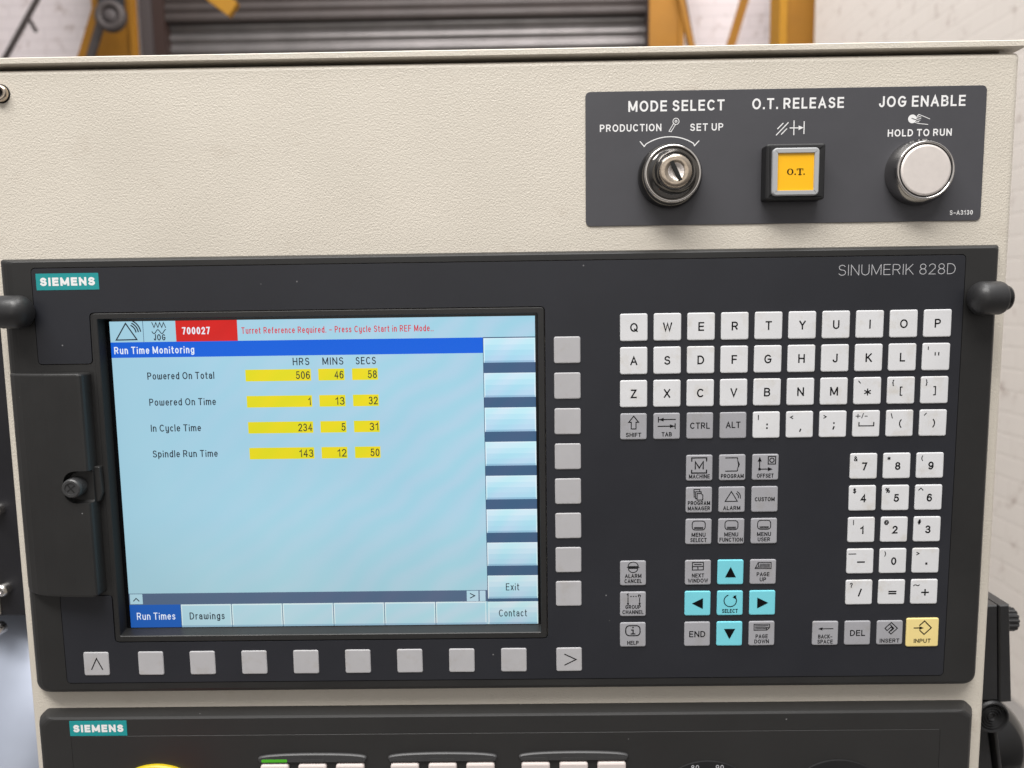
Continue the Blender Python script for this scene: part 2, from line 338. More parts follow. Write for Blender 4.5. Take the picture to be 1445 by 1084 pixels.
# ------------------------------------------------------------------ stroke lettering
def arc(cx, cy, rx, ry, a0, a1, n=None):
    n = n or max(4, int(abs(a1 - a0) / 18))
    return [(cx + rx * math.cos(math.radians(a0 + (a1 - a0) * i / n)), cy + ry * math.sin(math.radians(a0 + (a1 - a0) * i / n))) for i in range(n + 1)]
def ell(cx, cy, rx, ry): return arc(cx, cy, rx, ry, 0, 360, 24)[:-1] + ['c']
XH = .70
GL = {
 '–': (.85, [[(0, .40), (.85, .40)]]),
 'A': (.70, [[(0, 0), (.35, 1), (.70, 0)], [(.12, .32), (.58, .32)]]),
 'B': (.60, [[(0, 0), (0, 1), (.32, 1)] + arc(.32, .765, .24, .235, 90, -80)[1:] + arc(.34, .265, .26, .265, 80, -90) + ['c'], [(.06, .53), (.38, .53), 'n']]),
 'C': (.68, [arc(.36, .5, .36, .5, 48, 312)]),
 'D': (.66, [[(0, 0), (0, 1), (.26, 1)] + arc(.26, .5, .40, .5, 90, -90)[1:] + ['c']]),
 'E': (.54, [[(.54, 1), (0, 1), (0, 0), (.54, 0)], [(0, .52), (.49, .52)]]),
 'F': (.52, [[(.52, 1), (0, 1), (0, 0)], [(0, .51), (.45, .51)]]),
 'G': (.72, [arc(.37, .5, .37, .5, 48, 325) + [(.72, .47), (.40, .47)]]),
 'H': (.64, [[(0, 0), (0, 1)], [(.64, 0), (.64, 1)], [(0, .52), (.64, .52)]]),
 'I': (0, [[(0, 0), (0, 1)]]),
 'J': (.44, [[(.44, 1), (.44, .26)] + arc(.22, .26, .22, .26, 0, -170)]),
 'K': (.62, [[(0, 0), (0, 1)], [(.58, 1), (0, .36)], [(.20, .58), (.62, 0)]]),
 'L': (.48, [[(0, 1), (0, 0), (.48, 0)]]),
 'M': (.80, [[(0, 0), (0, 1)], [(.03, .98), (.40, .06), 'n'], [(.40, .06), (.77, .98), 'n'], [(.80, 0), (.80, 1)]]),
 'N': (.66, [[(0, 0), (0, 1)], [(.02, .98), (.64, .02), 'n'], [(.66, 0), (.66, 1)]]),
 'O': (.76, [ell(.38, .5, .38, .5)]),
 'P': (.58, [[(0, 0), (0, 1)], [(.05, 1), (.31, 1)] + arc(.31, .73, .27, .27, 90, -90)[1:] + [(.05, .46), 'n']]),
 'Q': (.76, [ell(.38, .5, .38, .5), [(.46, .24), (.76, -.03)]]),
 'R': (.62, [[(0, 0), (0, 1)], [(.05, 1), (.33, 1)] + arc(.33, .735, .26, .265, 90, -90)[1:] + [(.05, .47), 'n'], [(.34, .47), (.60, .02), 'n']]),
 'S': (.58, [arc(.29, .76, .26, .24, 25, 270) + arc(.29, .26, .29, .26, 90, -155)[1:]]),
 'T': (.60, [[(0, 1), (.60, 1)], [(.30, 1), (.30, 0)]]),
 'U': (.62, [[(0, 1), (0, .31)] + arc(.31, .31, .31, .31, 180, 360) + [(.62, 1)]]),
 'V': (.66, [[(0, 1), (.33, 0), (.66, 1)]]),
 'W': (.94, [[(0, 1), (.235, 0), (.47, .95), (.705, 0), (.94, 1)]]),
 'X': (.62, [[(0, 0), (.62, 1)], [(0, 1), (.62, 0)]]),
 'Y': (.62, [[(0, 1), (.31, .45), (.62, 1)], [(.31, .45), (.31, 0)]]),
 'Z': (.58, [[(.02, 1), (.56, 1), (0, 0), (.58, 0)]]),
 '0': (.54, [ell(.27, .5, .27, .5)]),
 '1': (.34, [[(0, .76), (.2, .86), (.28, 1), (.28, 0)]]),
 '2': (.54, [arc(.27, .72, .26, .28, 165, -35) + [(0, 0), (.54, 0)]]),
 '3': (.54, [arc(.26, .76, .24, .24, 155, -90) + arc(.26, .26, .28, .26, 90, -155)[1:]]),
 '4': (.56, [[(.42, 0), (.42, 1), (0, .28), (.56, .28)]]),
 '5': (.54, [[(.48, 1), (.10, 1), (.05, .50)] + arc(.26, .32, .28, .32, 130, -155)]),
 '6': (.54, [arc(.30, .55, .30, .45, 50, 180) + [(0, .36)], ell(.27, .31, .27, .31)]),
 '7': (.52, [[(0, 1), (.52, 1), (.18, 0)]]),
 '8': (.54, [ell(.27, .76, .23, .24), ell(.27, .26, .27, .26)]),
 '9': (.54, [arc(.24, .45, .30, .45, 230, 360) + [(.54, .64)], ell(.27, .69, .27, .31)]),
 'a': (.46, [arc(.23, .50, .22, .20, 160, 0) + [(.46, 0)], [(.44, .42), (.22, .42)] + arc(.20, .21, .20, .21, 90, 270)[1:] + [(.28, 0), (.44, .14), 'n']]),
 'b': (.48, [[(0, 1), (0, 0)], ell(.24, .35, .24, .35)]),
 'c': (.44, [arc(.24, .35, .24, .35, 50, 310)]),
 'd': (.48, [[(.48, 1), (.48, 0)], ell(.24, .35, .24, .35)]),
 'e': (.48, [arc(.24, .35, .24, .35, 2, 312), [(.04, .36), (.46, .36), 'n']]),
 'f': (.30, [[(.11, 0), (.11, .80)] + arc(.30, .80, .19, .2, 180, 90), [(0, .70), (.30, .70)]]),
 'g': (.48, [ell(.24, .35, .24, .35), [(.48, .70), (.48, -.08)] + arc(.24, -.08, .24, .20, 0, -150)]),
 'i': (0, [[(0, 0), (0, .60)], [(0, .93), (0, .96)]]),
 'l': (0, [[(0, 0), (0, 1)]]),
 'm': (.78, [[(0, 0), (0, .70)], arc(.195, .46, .195, .24, 165, 0) + [(.39, 0)], arc(.585, .46, .195, .24, 165, 0) + [(.78, 0)]]),
 'n': (.46, [[(0, 0), (0, .70)], arc(.23, .44, .23, .26, 165, 0) + [(.46, 0)]]),
 'o': (.50, [ell(.25, .35, .25, .35)]),
 'p': (.48, [[(0, .70), (0, -.27)], ell(.24, .35, .24, .35)]),
 'q': (.48, [[(.48, .70), (.48, -.27)], ell(.24, .35, .24, .35)]),
 'r': (.28, [[(0, 0), (0, .70)], arc(.25, .44, .25, .26, 165, 78)]),
 's': (.42, [arc(.21, .53, .19, .17, 25, 270) + arc(.21, .18, .21, .18, 90, -155)[1:]]),
 't': (.30, [[(.11, .95), (.11, .15)] + arc(.27, .15, .16, .15, 180, 280), [(0, .70), (.30, .70)]]),
 'u': (.46, [[(0, .70), (0, .24)] + arc(.23, .24, .23, .24, 180, 345), [(.46, .70), (.46, 0)]]),
 'v': (.46, [[(0, .70), (.23, 0), (.46, .70)]]),
 'w': (.70, [[(0, .70), (0, .18)] + arc(.175, .18, .175, .18, 180, 360) + [(.35, .62)], [(.35, .18)] + arc(.525, .18, .175, .18, 180, 360) + [(.70, .70)]]),
 'x': (.44, [[(0, 0), (.44, .70)], [(0, .70), (.44, 0)]]),
 'y': (.46, [[(0, .70), (0, .24)] + arc(.23, .24, .23, .24, 180, 360), [(.46, .70), (.46, -.08)] + arc(.24, -.08, .22, .20, 0, -140)]),
 '.': (0, [[(0, 0), (0, .03)]]), ',': (.10, [[(.10, .10), (0, -.16)]]),
 ':': (0, [[(0, .04), (0, .07)], [(0, .55), (0, .58)]]), ';': (.12, [[(.10, .62), (.10, .66)], [(.12, .10), (0, -.16)]]),
 '-': (.44, [[(0, .40), (.44, .40)]]), '_': (1.5, [[(0, .5), (1.5, .5)]]),
 '+': (.86, [[(0, .42), (.86, .42)], [(.43, .02), (.43, .84)]]), '=': (.9, [[(0, .28), (.9, .28)], [(0, .62), (.9, .62)]]),
 '/': (.34, [[(0, 0), (.34, 1)]]), '\\': (.30, [[(0, 1), (.30, 0)]]), '|': (0, [[(0, 0), (0, 1)]]),
 '(': (.22, [arc(.5, .45, .5, .68, 128, 232)]), ')': (.22, [arc(-.28, .45, .5, .68, 52, -52)]),
 '[': (.22, [[(.22, 1.1), (0, 1.1), (0, -.15), (.22, -.15)]]), ']': (.22, [[(0, 1.1), (.22, 1.1), (.22, -.15), (0, -.15)]]),
 '{': (.26, [[(.26, 1.1), (.15, 1.05), (.13, .9), (.13, .62), (0, .48), (.13, .34), (.13, .05), (.15, -.1), (.26, -.15)]]),
 '}': (.26, [[(0, 1.1), (.11, 1.05), (.13, .9), (.13, .62), (.26, .48), (.13, .34), (.13, .05), (.11, -.1), (0, -.15)]]),
 '<': (.52, [[(.52, .75), (0, .45), (.52, .15)]]), '>': (.52, [[(0, .75), (.52, .45), (0, .15)]]),
 "'": (0, [[(0, .72), (0, 1)]]), '"': (.26, [[(0, .70), (0, 1), 'n'], [(.26, .70), (.26, 1), 'n']]), '`': (.16, [[(0, 1), (.16, .78)]]), '´': (.16, [[(.16, 1), (0, .78)]]),
 '*': (.5, [[(.25, .2), (.25, .8)], [(0, .35), (.5, .65)], [(0, .65), (.5, .35)]]),
 '!': (0, [[(0, .28), (0, 1)], [(0, 0), (0, .04)]]), '?': (.46, [arc(.23, .76, .23, .24, 170, -60) + [(.23, .42), (.23, .26)], [(.23, 0), (.23, .04)]]),
 '^': (.7, [[(0, .62), (.35, 1), (.7, .62)]]), '~': (.95, [[(0, .42), (.2, .58), (.4, .54), (.56, .44), (.76, .40), (.95, .56)]]),
 '#': (.6, [[(.14, 0), (.26, 1)], [(.36, 0), (.48, 1)], [(0, .33), (.56, .33)], [(.04, .67), (.6, .67)]]),
 '&': (.66, [[(.66, 0), (.12, .68)] + arc(.28, .80, .18, .20, 215, -40)[1:] + [(.10, .42)] + arc(.26, .23, .26, .23, 140, 310) + [(.62, .42)]]),
 '$': (.54, [arc(.27, .74, .24, .2, 25, 270) + arc(.27, .30, .27, .24, 90, -155)[1:], [(.27, -.08), (.27, 1.08)]]),
 '%': (.84, [ell(.17, .76, .17, .24), ell(.67, .24, .17, .24), [(.18, 0), (.66, 1)]]),
 '@': (.9, [arc(.46, .42, .44, .52, 300, -20)[::1] + [(.72, .22), (.64, .36)], ell(.44, .42, .2, .24)]),
}
def stroke(mb, pts, t, d, mt, close=False, cap=True, tend=None):
    """flat ribbon of width t along pts (panel mm)"""
    t = t * getattr(mb, 'bold', 1)
    q = [Vector(p_) for p_ in pts]; q2 = [q[0]]
    for p_ in q[1:]:
        if (p_ - q2[-1]).length > 1e-4: q2.append(p_)
    q = q2
    if close and (q[0] - q[-1]).length < 1e-4: q.pop()
    k = len(q)
    if k < 2: return
    if cap and not close:
        q[0] = q[0] + (q[0] - q[1]).normalized() * t * .5 * (1 if cap is True else cap); q[-1] = q[-1] + (q[-1] - q[-2]).normalized() * t * .5 * (1 if cap is True else cap)
    L = []; Rr = []
    for i in range(k):
        e0 = (q[i] - q[i - 1]) if (i > 0 or close) else (q[1] - q[0]); e1 = (q[(i + 1) % k] - q[i]) if (i < k - 1 or close) else (q[-1] - q[-2])
        e0 = e0.normalized(); e1 = e1.normalized(); n0 = Vector((-e0.y, e0.x)); n1 = Vector((-e1.y, e1.x)); mi = n0 + n1
        mi = mi.normalized() if mi.length > 1e-5 else n0
        s_ = t * .5 / max(.42, mi.dot(n0))
        L.append((*(q[i] + mi * s_), d)); Rr.append((*(q[i] - mi * s_), d))
    fs = [[i, (i + 1) % k, k + (i + 1) % k, k + i] for i in range(k if close else k - 1)]
    mb.add(L + Rr, fs, mt)
def strokes(mb, lst, t, d, mt, cx=0, cy=0, sc_=1):
    for i, pl in enumerate(lst):
        cl = pl[-1] == 'c'; pl = pl[:-1] if cl else pl
        stroke(mb, [(cx + x * sc_, cy + y * sc_) for x, y in pl], t, d - .008 * i, mt, cl)
def text(mb, s, x0, x1, base, cap, t, d, mt, gap=.24, center=None, space=.34, slope=0, fit=True):
    """lettering with its ink between x0 and x1; with center and x1 None it keeps its natural width"""
    ws = 0; nf = 0; gaps = 0
    for i, ch in enumerate(s):
        if ch == ' ': ws += space
        else:
            W = GL[ch][0]
            if W: ws += W + .10
            else: nf += 1
        if i < len(s) - 1 and ch != ' ' and s[i + 1] != ' ': gaps += 1
        elif i < len(s) - 1: gaps += .5
    if x1 is None:
        xs = 1.0 if x0 is None else x0; tot = cap * xs * (ws + gap * gaps) + nf * t; x0 = center - tot / 2
    else:
        xs = (x1 - x0 - nf * t) / (cap * (ws + gap * gaps)) if (ws + gap * gaps) > 0 else 1
    x = x0; k = 0; start = x0
    for i, ch in enumerate(s):
        if ch == ' ': wmm = space * cap * xs
        else:
            W, sts = GL[ch]; wmm = (W + .10) * cap * xs if W else t
            for pl in sts:
                cl = pl[-1] == 'c'; nc = pl[-1] == 'n'; pl = pl[:-1] if cl or nc else pl
                pts = []
                for px, py in pl:
                    gx = x + t / 2 + (px / W * (wmm - t) if W else 0); gy = base - (t / 2 + py * (cap - t)) + slope * (gx - start)
                    pts.append((gx, gy))
                stroke(mb, pts, t, d - .006 * (k % 4), mt, cl, not nc); k += 1
        x += wmm
        if i < len(s) - 1: x += gap * cap * xs * (1 if ch != ' ' and s[i + 1] != ' ' else .5)
def poly(mb, pts, d, mt): mb.add([(x, y, d) for x, y in pts], [list(range(len(pts)))], mt)
# ================================================================== the place behind
def slab(name, x0, x1, y0, y1, d0, d1, mt, label, cat, kind=None, parent=None, **k):
    mb = MB(); mb.box(x0, x1, y0, y1, d0, d1, mt)
    o = mb.build(name, parent, origin=((x0 + x1) / 2, y1, (d0 + d1) / 2))
    return tag(o, label, cat, kind=kind)
FLOOR = 1376
slab('floor', -4200, 2300, FLOOR, FLOOR + 60, -1500, 5200, M['concrete'], None, None, 'structure')
slab('back_wall', -4200, -2440, -3200, FLOOR, 4960, 5200, M['brickback'], 'pinkish whitewashed brick wall left of the roller shutter', 'wall', 'structure')
slab('back_wall', 900, 2300, -3200, FLOOR, 4960, 5200, M['brickback'], 'pinkish white wall between the two right-hand yellow columns', 'wall', 'structure')
slab('side_wall', 1620, 1800, -3200, FLOOR, 300, 4140, M['brickside'], 'cream whitewashed brick side wall with brown chips beside the enclosure', 'wall', 'structure')

sh = thing('roller_shutter', 'grey corrugated steel roller shutter closed between yellow columns', 'roller shutter', (-785, FLOOR, 4900))
mb = MB(); ring = []
y = -1850; prof = []
while y < -900:
    for k in range(8):
        t = k / 8; prof.append((y + 74 * t, 4900 - 17 * math.sin(PI * min(1, t / .82)) if t < .82 else 4903))
    y += 74
prof += [(-900, 4900), (FLOOR, 4900)]
mb.loft([[(x, yy, dd) for yy, dd in prof] for x in (-2330, 790)], M['shutter'], cap0=False, cap1=False, smooth=False, closed=False)
mb.box(-2330, 790, -1850, FLOOR, 4915, 4935, M['shutterdark'])
mb.build('curtain', sh)
mb = MB(); prof = []
for k in range(7):
    yy = -2260 + 62 * k
    for j in range(6): prof.append((yy + 62 * j / 6, 4840 - 13 * math.sin(PI * j / 6)))
prof.append((-1832, 4840)); prof.append((-1830, 4900))
mb.loft([[(x, yy, dd) for yy, dd in prof] for x in (-2330, 790)], M['shutterdark'], cap1=False, closed=False)
mb.box(-2330, 790, -2300, -1836, 4856, 4960, M['shutterdark']); mb.build('hood', sh)
for x0, x1, mt in ((-2400, -2330, 'brownsteel'), (790, 838, 'brownsteel')):
    mb = MB(); mb.box(x0, x1, -2300, FLOOR, 4800, 4955, M[mt]); mb.build('guide_rail', sh)
mb = MB(); mb.box(-2470, -2402, -2300, FLOOR, 4770, 4955, M['greyside']); mb.build('side_channel', sh)

def column(x0, x1, d0, label, tw=14, fl=90, lip=True):
    t = thing('yellow_column', label, 'steel column', ((x0 + x1) / 2, FLOOR, d0 + fl), 'yellow steel columns by the shutter')
    mb = MB(); mb.box(x0, x1, -2700, FLOOR, d0, d0 + tw, M['post']); mb.build('front_flange', t)
    mb = MB(); mb.box((x0 + x1) / 2 - 8, (x0 + x1) / 2 + 8, -2700, FLOOR, d0 + tw, d0 + 180 - tw, M['post']); mb.build('web', t)
    mb = MB(); mb.box(x0 + 80, x1 - 80, -2700, FLOOR, d0 + 180 - tw, d0 + 180, M['post']); mb.build('rear_flange', t)
    if lip:
        mb = MB(); mb.box(x1 - 34, x1 - 3, -2700, FLOOR, d0 - 26, d0 - 1, M['post']); mb.build('edge_angle', t)
    return t
column(-2680, -2406, 4590, 'broad yellow steel column behind the hanging pulley')
column(772, 985, 4600, 'yellow steel column with a thin brace crossing its edge, right of the shutter')
t = column(1518, 1742, 4300, 'two-tone yellow steel column at the corner of the cream brick wall', lip=False)
mb = MB(); mb.box(1474, 1517, -2700, FLOOR, 4290, 4470, M['orange']); mb.build('side_flange', t)

def bar(name, a, b, wdt, thick, mt, label, cat, group=None):
    A, B = P(*a), P(*b); ax = (B - A).normalized(); sd = ax.cross(Vector((0, 1, 0))).normalized(); nn = sd.cross(ax)
    wd, th = wdt * .0005, thick * .0005
    vs_ = [q + sd * s1 * wd + nn * s2 * th for q in (A, B) for s1, s2 in ((-1, -1), (1, -1), (1, 1), (-1, 1))]
    me = bpy.data.meshes.new(name); me.from_pydata([v - A for v in vs_], [], [[0, 1, 2, 3], [7, 6, 5, 4], [0, 4, 5, 1], [1, 5, 6, 2], [2, 6, 7, 3], [3, 7, 4, 0]])
    me.materials.append(mt); o = bpy.data.objects.new(name, me); COL.objects.link(o); o.location = A
    bm = bmesh.new(); bm.from_mesh(me); bmesh.ops.recalc_face_normals(bm, faces=bm.faces); bm.to_mesh(me); bm.free()
    return tag(o, label, cat, group)
bar('yellow_brace', (1470, -2150, 4700), (1130, -1000, 4700), 52, 30, M['post'], 'thin yellow diagonal brace standing alone against the pinkish wall', 'brace', 'yellow diagonal braces')
bar('yellow_brace', (880, -2150, 4560), (1150, -1000, 4560), 34, 30, M['post'], 'yellow diagonal brace crossing the column right of the shutter', 'brace', 'yellow diagonal braces')
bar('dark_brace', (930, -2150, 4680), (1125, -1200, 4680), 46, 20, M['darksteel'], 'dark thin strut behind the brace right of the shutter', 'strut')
bar('yellow_brace', (-2440, -2050, 4420), (-2850, -1000, 4420), 56, 40, M['post'], 'yellow diagonal brace under the hanging pulley', 'brace', 'yellow diagonal braces')
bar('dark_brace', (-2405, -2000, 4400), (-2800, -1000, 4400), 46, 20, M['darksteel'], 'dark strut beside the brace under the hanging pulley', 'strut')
bar('hanging_cable', (-2700, -2000, 4300), (-3200, -1250, 4300), 22, 22, M['darksteel'], 'dark cable slanting across the white wall at upper left', 'cable')
bar('cable_clip', (-2888, -1672, 4280), (-2850, -1600, 4280), 20, 14, M['darksteel'], 'short dark tail dangling from the slanting cable', 'clip')
pl = thing('pulley', 'dark grey pulley wheel hanging before the broad yellow column', 'pulley', (-2395, -1668, 4250))
mb = MB(); mb.lathe([(46, 4262), (46, 4232), (62, 4228), (78, 4228), (88, 4240), (88, 4270), (70, 4280), (46, 4262)], -2395, -1668, M['darksteel'], 40); mb.build('wheel', pl)
mb = MB(); mb.lathe([(45, 4268), (45, 4240), (18, 4232), (0.01, 4230)], -2395, -1668, M['greyside'], 32); mb.build('hub', pl)
mb = MB(); mb.box(-2480, -2330, -2100, -1700, 4285, 4300, M['blacksteel']); mb.build('hanger', pl)
bar('crane_arm', (-1590, -1560, 3600), (-1448, -1452, 3600), 78, 40, M['orange'], 'end of a yellow-orange steel arm hanging before the shutter', 'steel arm')

# machine parts beside the enclosure
g = thing('machine_guard', 'black painted machine frame edge with three bright screws, left of the enclosure', 'machine frame', (-410, 205, 160))
mb = MB(); mb.box(-475, -330, -40, 203, 138, 200, M['blacksteel']); mb.build('strip', g)
mb = MB(); mb.box(-520, -427, 172, 202, 134, 190, M['cream']); mb.build('edge_plate', g)
for x, y in ((-421.5, 126), (-421.5, 183), (-428, 212)):
    mb = MB(); mb.lathe([(4.4, 139), (4.4, 133), (3.4, 131), (1.8, 130.6), (1.6, 132.2), (.01, 132.2)], x, y, M['screwsteel'], 24); mb.build('screw', g)
g = thing('chute_guard', 'curved brushed steel chute guard below the black frame edge', 'guard', (-420, 330, 170))
mb = MB(); rings = []
for k in range(13):
    t = k / 12; yy = 203 + 150 * t
    dd = 88 + 85 * (1 - t) ** 1.5
    xr = -372 - 2 * t - (34 * max(0, (t - .5) / .5) ** 2)
    rings.append([(x, yy + (-10 if x > -425 else 12) * 0, dd + (x + 400) * -.10) for x in (-560, -500, -455, -430, xr)])
mb.loft(rings, M['brushed'], cap1=False, smooth=True, closed=False)
o = mb.build('sheet', g); sm = o.modifiers.new('s', 'SOLIDIFY'); sm.thickness = .002
mb = MB(); mb.loft([[(-432 + (k - 3) * 2.4 - t * 34, 208 + t * 40 + abs(k - 3) * .8, 196 - t * 44 - (3 - abs(k - 3)) * 1.6) for k in range(7)] for t in (0, .25, .5, .75, 1)], M['brushed'], cap1=False, smooth=True, closed=False)
mb.build('pressed_rib', g)
slab('white_cabinet', -560, -405, 300, 900, 330, 600, M['cream'], 'pale machine cabinet edge behind the steel guard', 'cabinet')

pd = thing('handheld_pendant', 'black plastic pendant box with ribbed knob, right of the enclosure', 'pendant', (235, 250, 100))
def prism(mb, pts, d0, d1, mt, bev=2.0):
    mb.loft([at_d(pts, d1), at_d(pts, d0 + bev), at_d(offset(pts, -bev * .7), d0)], mt, cap0=True)
mb = MB(); prism(mb, [(180, 171.5), (225.6, 170.4), (229.2, 230), (180, 232)], 60, 165, M['rubber'], 1); mb.build('body', pd)
mb = MB(); prism(mb, [(226.2, 170.3), (232.4, 170), (237.2, 231), (229.8, 231.5)], 59.5, 163, M['rubber'], 1); mb.build('edge_cover', pd)
mb = MB(); rings = []
for h in (0, 1, 19, 20):
    rings.append([(234 + h, 191 + (6.6 + (.9 if i % 4 < 2 else 0) - (1.2 if h in (0, 20) else 0)) * math.cos(2 * PI * i / 56), 88 + (6.6 + (.9 if i % 4 < 2 else 0) - (1.2 if h in (0, 20) else 0)) * math.sin(2 * PI * i / 56)) for i in range(56)])
mb.loft(rings, M['rubber'], cap0=True); mb.build('knob', pd)
cc = thing('pivot_joint', 'black round pivot cap with concentric rings under the pendant box', 'pivot joint', (226, 262, 90))
prof = [(10.2, 120), (10.2, 60), (9.4, 58.6), (8.6, 58.6), (8.2, 61)]
for rr in (7.2, 5.6, 4.0, 2.4): prof += [(rr + .6, 61), (rr, 59.6), (rr - .6, 61)]
prof += [(.01, 60.6)]
mb = MB(); mb.lathe(prof, 226, 240.5, M['rubber'], 48, smooth=False); mb.build('ring_cap', cc)
mb = MB(); prism(mb, [(205, 226), (234, 228), (237, 233), (236, 239), (205, 236)], 70, 130, M['rubber'], 2); mb.build('bracket', cc)
mb = MB(); prism(mb, [(205, 247), (231, 249), (233.5, 262), (240, 300), (205, 300)], 72, 130, M['rubber'], 2); mb.build('arm', cc)
mb = MB(); prism(mb, [(232.5, 249), (234.5, 249), (243.5, 300), (241.5, 300)], 69, 100, M['rubber'], .6); mb.build('edge_strip', cc)
mb = MB(); mb.lathe([(36 * math.sin(a) + .01, 140 - 36 * math.cos(a)) for a in [PI * k / 20 for k in range(0, 20)]], 261, 303, M['blackgloss'], 48)
tag(mb.build('black_ball', None, origin=(261, 339, 140)), 'glossy black ball knob behind the pivot cap at lower right', 'ball knob')

# ================================================================== enclosure
en = thing('machine_enclosure', 'cream textured steel enclosure carrying the control panels and switches', 'enclosure', (-67, 420, 90))
mb = MB()
def shell(x0, x1, y0, y1, r_, n, d): return at_d(rrect(x0, x1, y0, y1, r_, n), d)
rings = [shell(-323.7, 189.2, -130.9, 420, 2.0, 4, 170)]
for k in range(6):
    a = PI / 2 * k / 5; ins = 3.4 * (1 - math.cos(a)); rings.append(shell(-323.7 + ins, 189.2 - ins, -130.9 + ins * .8, 420 - ins, 2.0, 4, 12.4 - 3.4 * math.sin(a)))
mb.loft(rings, M['cream'], cap0=True, smooth=False); mb.build('front_shell', en)
mb = MB()
rings = [shell(-327, 190.6, -136.1, -132.7, .5, 3, 175), shell(-327, 190.6, -136.1, -132.7, .5, 3, 8.2), shell(-326.4, 190.0, -135.5, -133.1, .5, 3, 7.2)]
mb.loft(rings, M['cream'], cap0=True); mb.build('lid', en)
mb = MB(); mb.box(-318, 183, -133.2, -129.0, 17, 165, M['seam_shade']); mb.build('gap_shade_box', en)  # black box added to darken the gap under the lid
mb = MB(); mb.lathe([(4.1, 9.1), (4.1, 7.4), (3.6, 6.6), (2.4, 6.3), (2.3, 7.9)] , -311.6, -119.3, M['dullchrome'], 40)
mb.lathe([(2.3, 7.9), (.01, 8.0)], -311.6, -119.3, M['seam_shade'], 6)
mb.lathe([(4.6, 8.9), (4.6, 8.75), (4.0, 8.7)], -311.6, -119.3, M['seam_shade'], 40); mb.build('screw', en)

# ------------------------------------------------------------------ switch plate
sp_ = thing('switch_plate', 'dark grey label plate with white mode select lettering above the keyboard', 'label plate', (75, -50.4, 9))
mb = MB(); q = rrect(-22.9, 173.1, -115.3, -50.4, 2.4)
mb.loft([at_d(q, 9.0), at_d(q, 8.55), at_d(offset(q, -.12), 8.45)], M['plate']); D = 8.41; mb.bold = 1.15; W = M['white_ink']
text(mb, 'MODE SELECT', -1.8, 45.2, -105.5, 5.1, .78, D, W)
text(mb, 'PRODUCTION', -15.8, 14.4, -96.1, 3.45, .5, D, W); text(mb, 'SET UP', 28.6, 44.8, -95.9, 3.45, .5, D, W)
text(mb, 'O.T. RELEASE', 58.9, 103.6, -105.7, 5.1, .78, D, W); text(mb, 'JOG ENABLE', 120.8, 162.8, -105.7, 5.1, .78, D, W)
text(mb, 'HOLD TO RUN', 125.6, 156.8, -91.6, 3.35, .52, D, W); text(mb, 'S-A3130', 157.8, 169.1, -53.3, 2.2, .32, D, W)
cx, cy, rr = 18.6, -71.3, 22
stroke(mb, [(4.1, -91.1), (6.0, -88.8)] + [(cx + (rr + .0) * math.sin(math.radians(a)), cy - rr * math.cos(math.radians(a))) for a in range(-32, 33, 4)] + [(30.8, -88.8), (32.9, -91.0)], .42, D, W)
strokes(mb, [[(21.6 + 1.5 * math.cos(a * PI / 8), -100.6 + 1.5 * math.sin(a * PI / 8)) for a in range(16)] + ['c'], [(21.6 + .5 * math.cos(a * PI / 4), -100.6 + .5 * math.sin(a * PI / 4)) for a in range(8)] + ['c'],
             [(20.4, -99.6), (18.2, -95.9)], [(21.3, -99.0), (19.2, -95.6)], [(18.2, -95.9), (19.2, -95.6)]], .28, D, W)
strokes(mb, [[(71.54, -96.24), (74.13, -98.78)], [(70.98, -93.28), (76.62, -99.05)], [(73.48, -93.62), (75.92, -96.09)], [(79.49, -99.83), (79.5, -93.29)], [(77.62, -96.52), (82.86, -96.48)], [(84.46, -99.37), (84.46, -93.75)]], .42, D, W)
mb.add([(x, y, D - .06) for x, y in [(81.73, -97.6), (84.26, -96.57), (81.79, -95.39)]], [[0, 1, 2]], W)
poly(mb, [(137.3 + 2.08 * math.cos(a * PI / 12), -99.88 + 2.08 * math.sin(a * PI / 12)) for a in range(24)], D, W)
strokes(mb, [[(139.41, -100.83), (140.36, -102.0), (145.78, -99.74)], [(138.52, -98.25), (140.27, -97.66), (144.96, -97.1)], [(139.97, -101.17), (141.43, -100.72)], [(139.28, -100.44), (141.39, -99.96)], [(139.1, -99.64), (141.06, -99.19)], [(138.71, -98.91), (140.52, -98.43)]], .26, D - .02, W); stroke(mb, [(137.0, -100.17), (139.33, -99.36)], .28, D - .08, M['plate'])
mb.build('film', sp_)

# key switch
ks = thing('key_switch', 'chrome key switch with a slanting keyhole under the mode select lettering', 'key switch', (18.4, -74, 8.4))
c = (18.4, -74.1)
mb = MB(); mb.lathe([(15.6, 8.5), (15.6, 5), (14.8, 1.6), (13.6, .4)], *c, M['blackchrome'], 72); mb.build('collar', ks)
mb = MB(); mb.lathe([(13.9, 1.6), (14.1, .4), (13.8, -1.4), (13.2, -2.0), (12.6, -1.8), (12.2, -1.0)], *c, M['chrome'], 72); mb.build('bezel_ring', ks)
mb = MB(); mb.lathe([(12.4, -1.1), (11.3, -1.8), (10.3, -2.8), (9.4, -4.1), (8.7, -5.6), (8.2, -7.2), (7.6, -7.5)], *c, M['blackchrome'], 72); mb.build('cone', ks)
mb = MB(); mb.lathe([(7.8, -7.2), (7.7, -8.6), (7.3, -9.0), (4.1, -9.0), (3.8, -8.7)], *c, M['dullchrome'], 64); lb = mb.build('lock_barrel', ks)
mb = MB(); mb.lathe([(3.9, -8.75), (2.2, -7.7), (.01, -7.4)], *c, M['satin'], 16, smooth=False); mb.build('key_cup', lb)
mb = MB(); a = math.radians(64); ux, uy = math.cos(a), math.sin(a)
def slot(l, wd, d): return [(c[0] + ux * s1 * l - uy * s2 * wd, c[1] + uy * s1 * l + ux * s2 * wd, d) for s1, s2 in ((-1, -1), (1, -1), (1, 1), (-1, 1))]
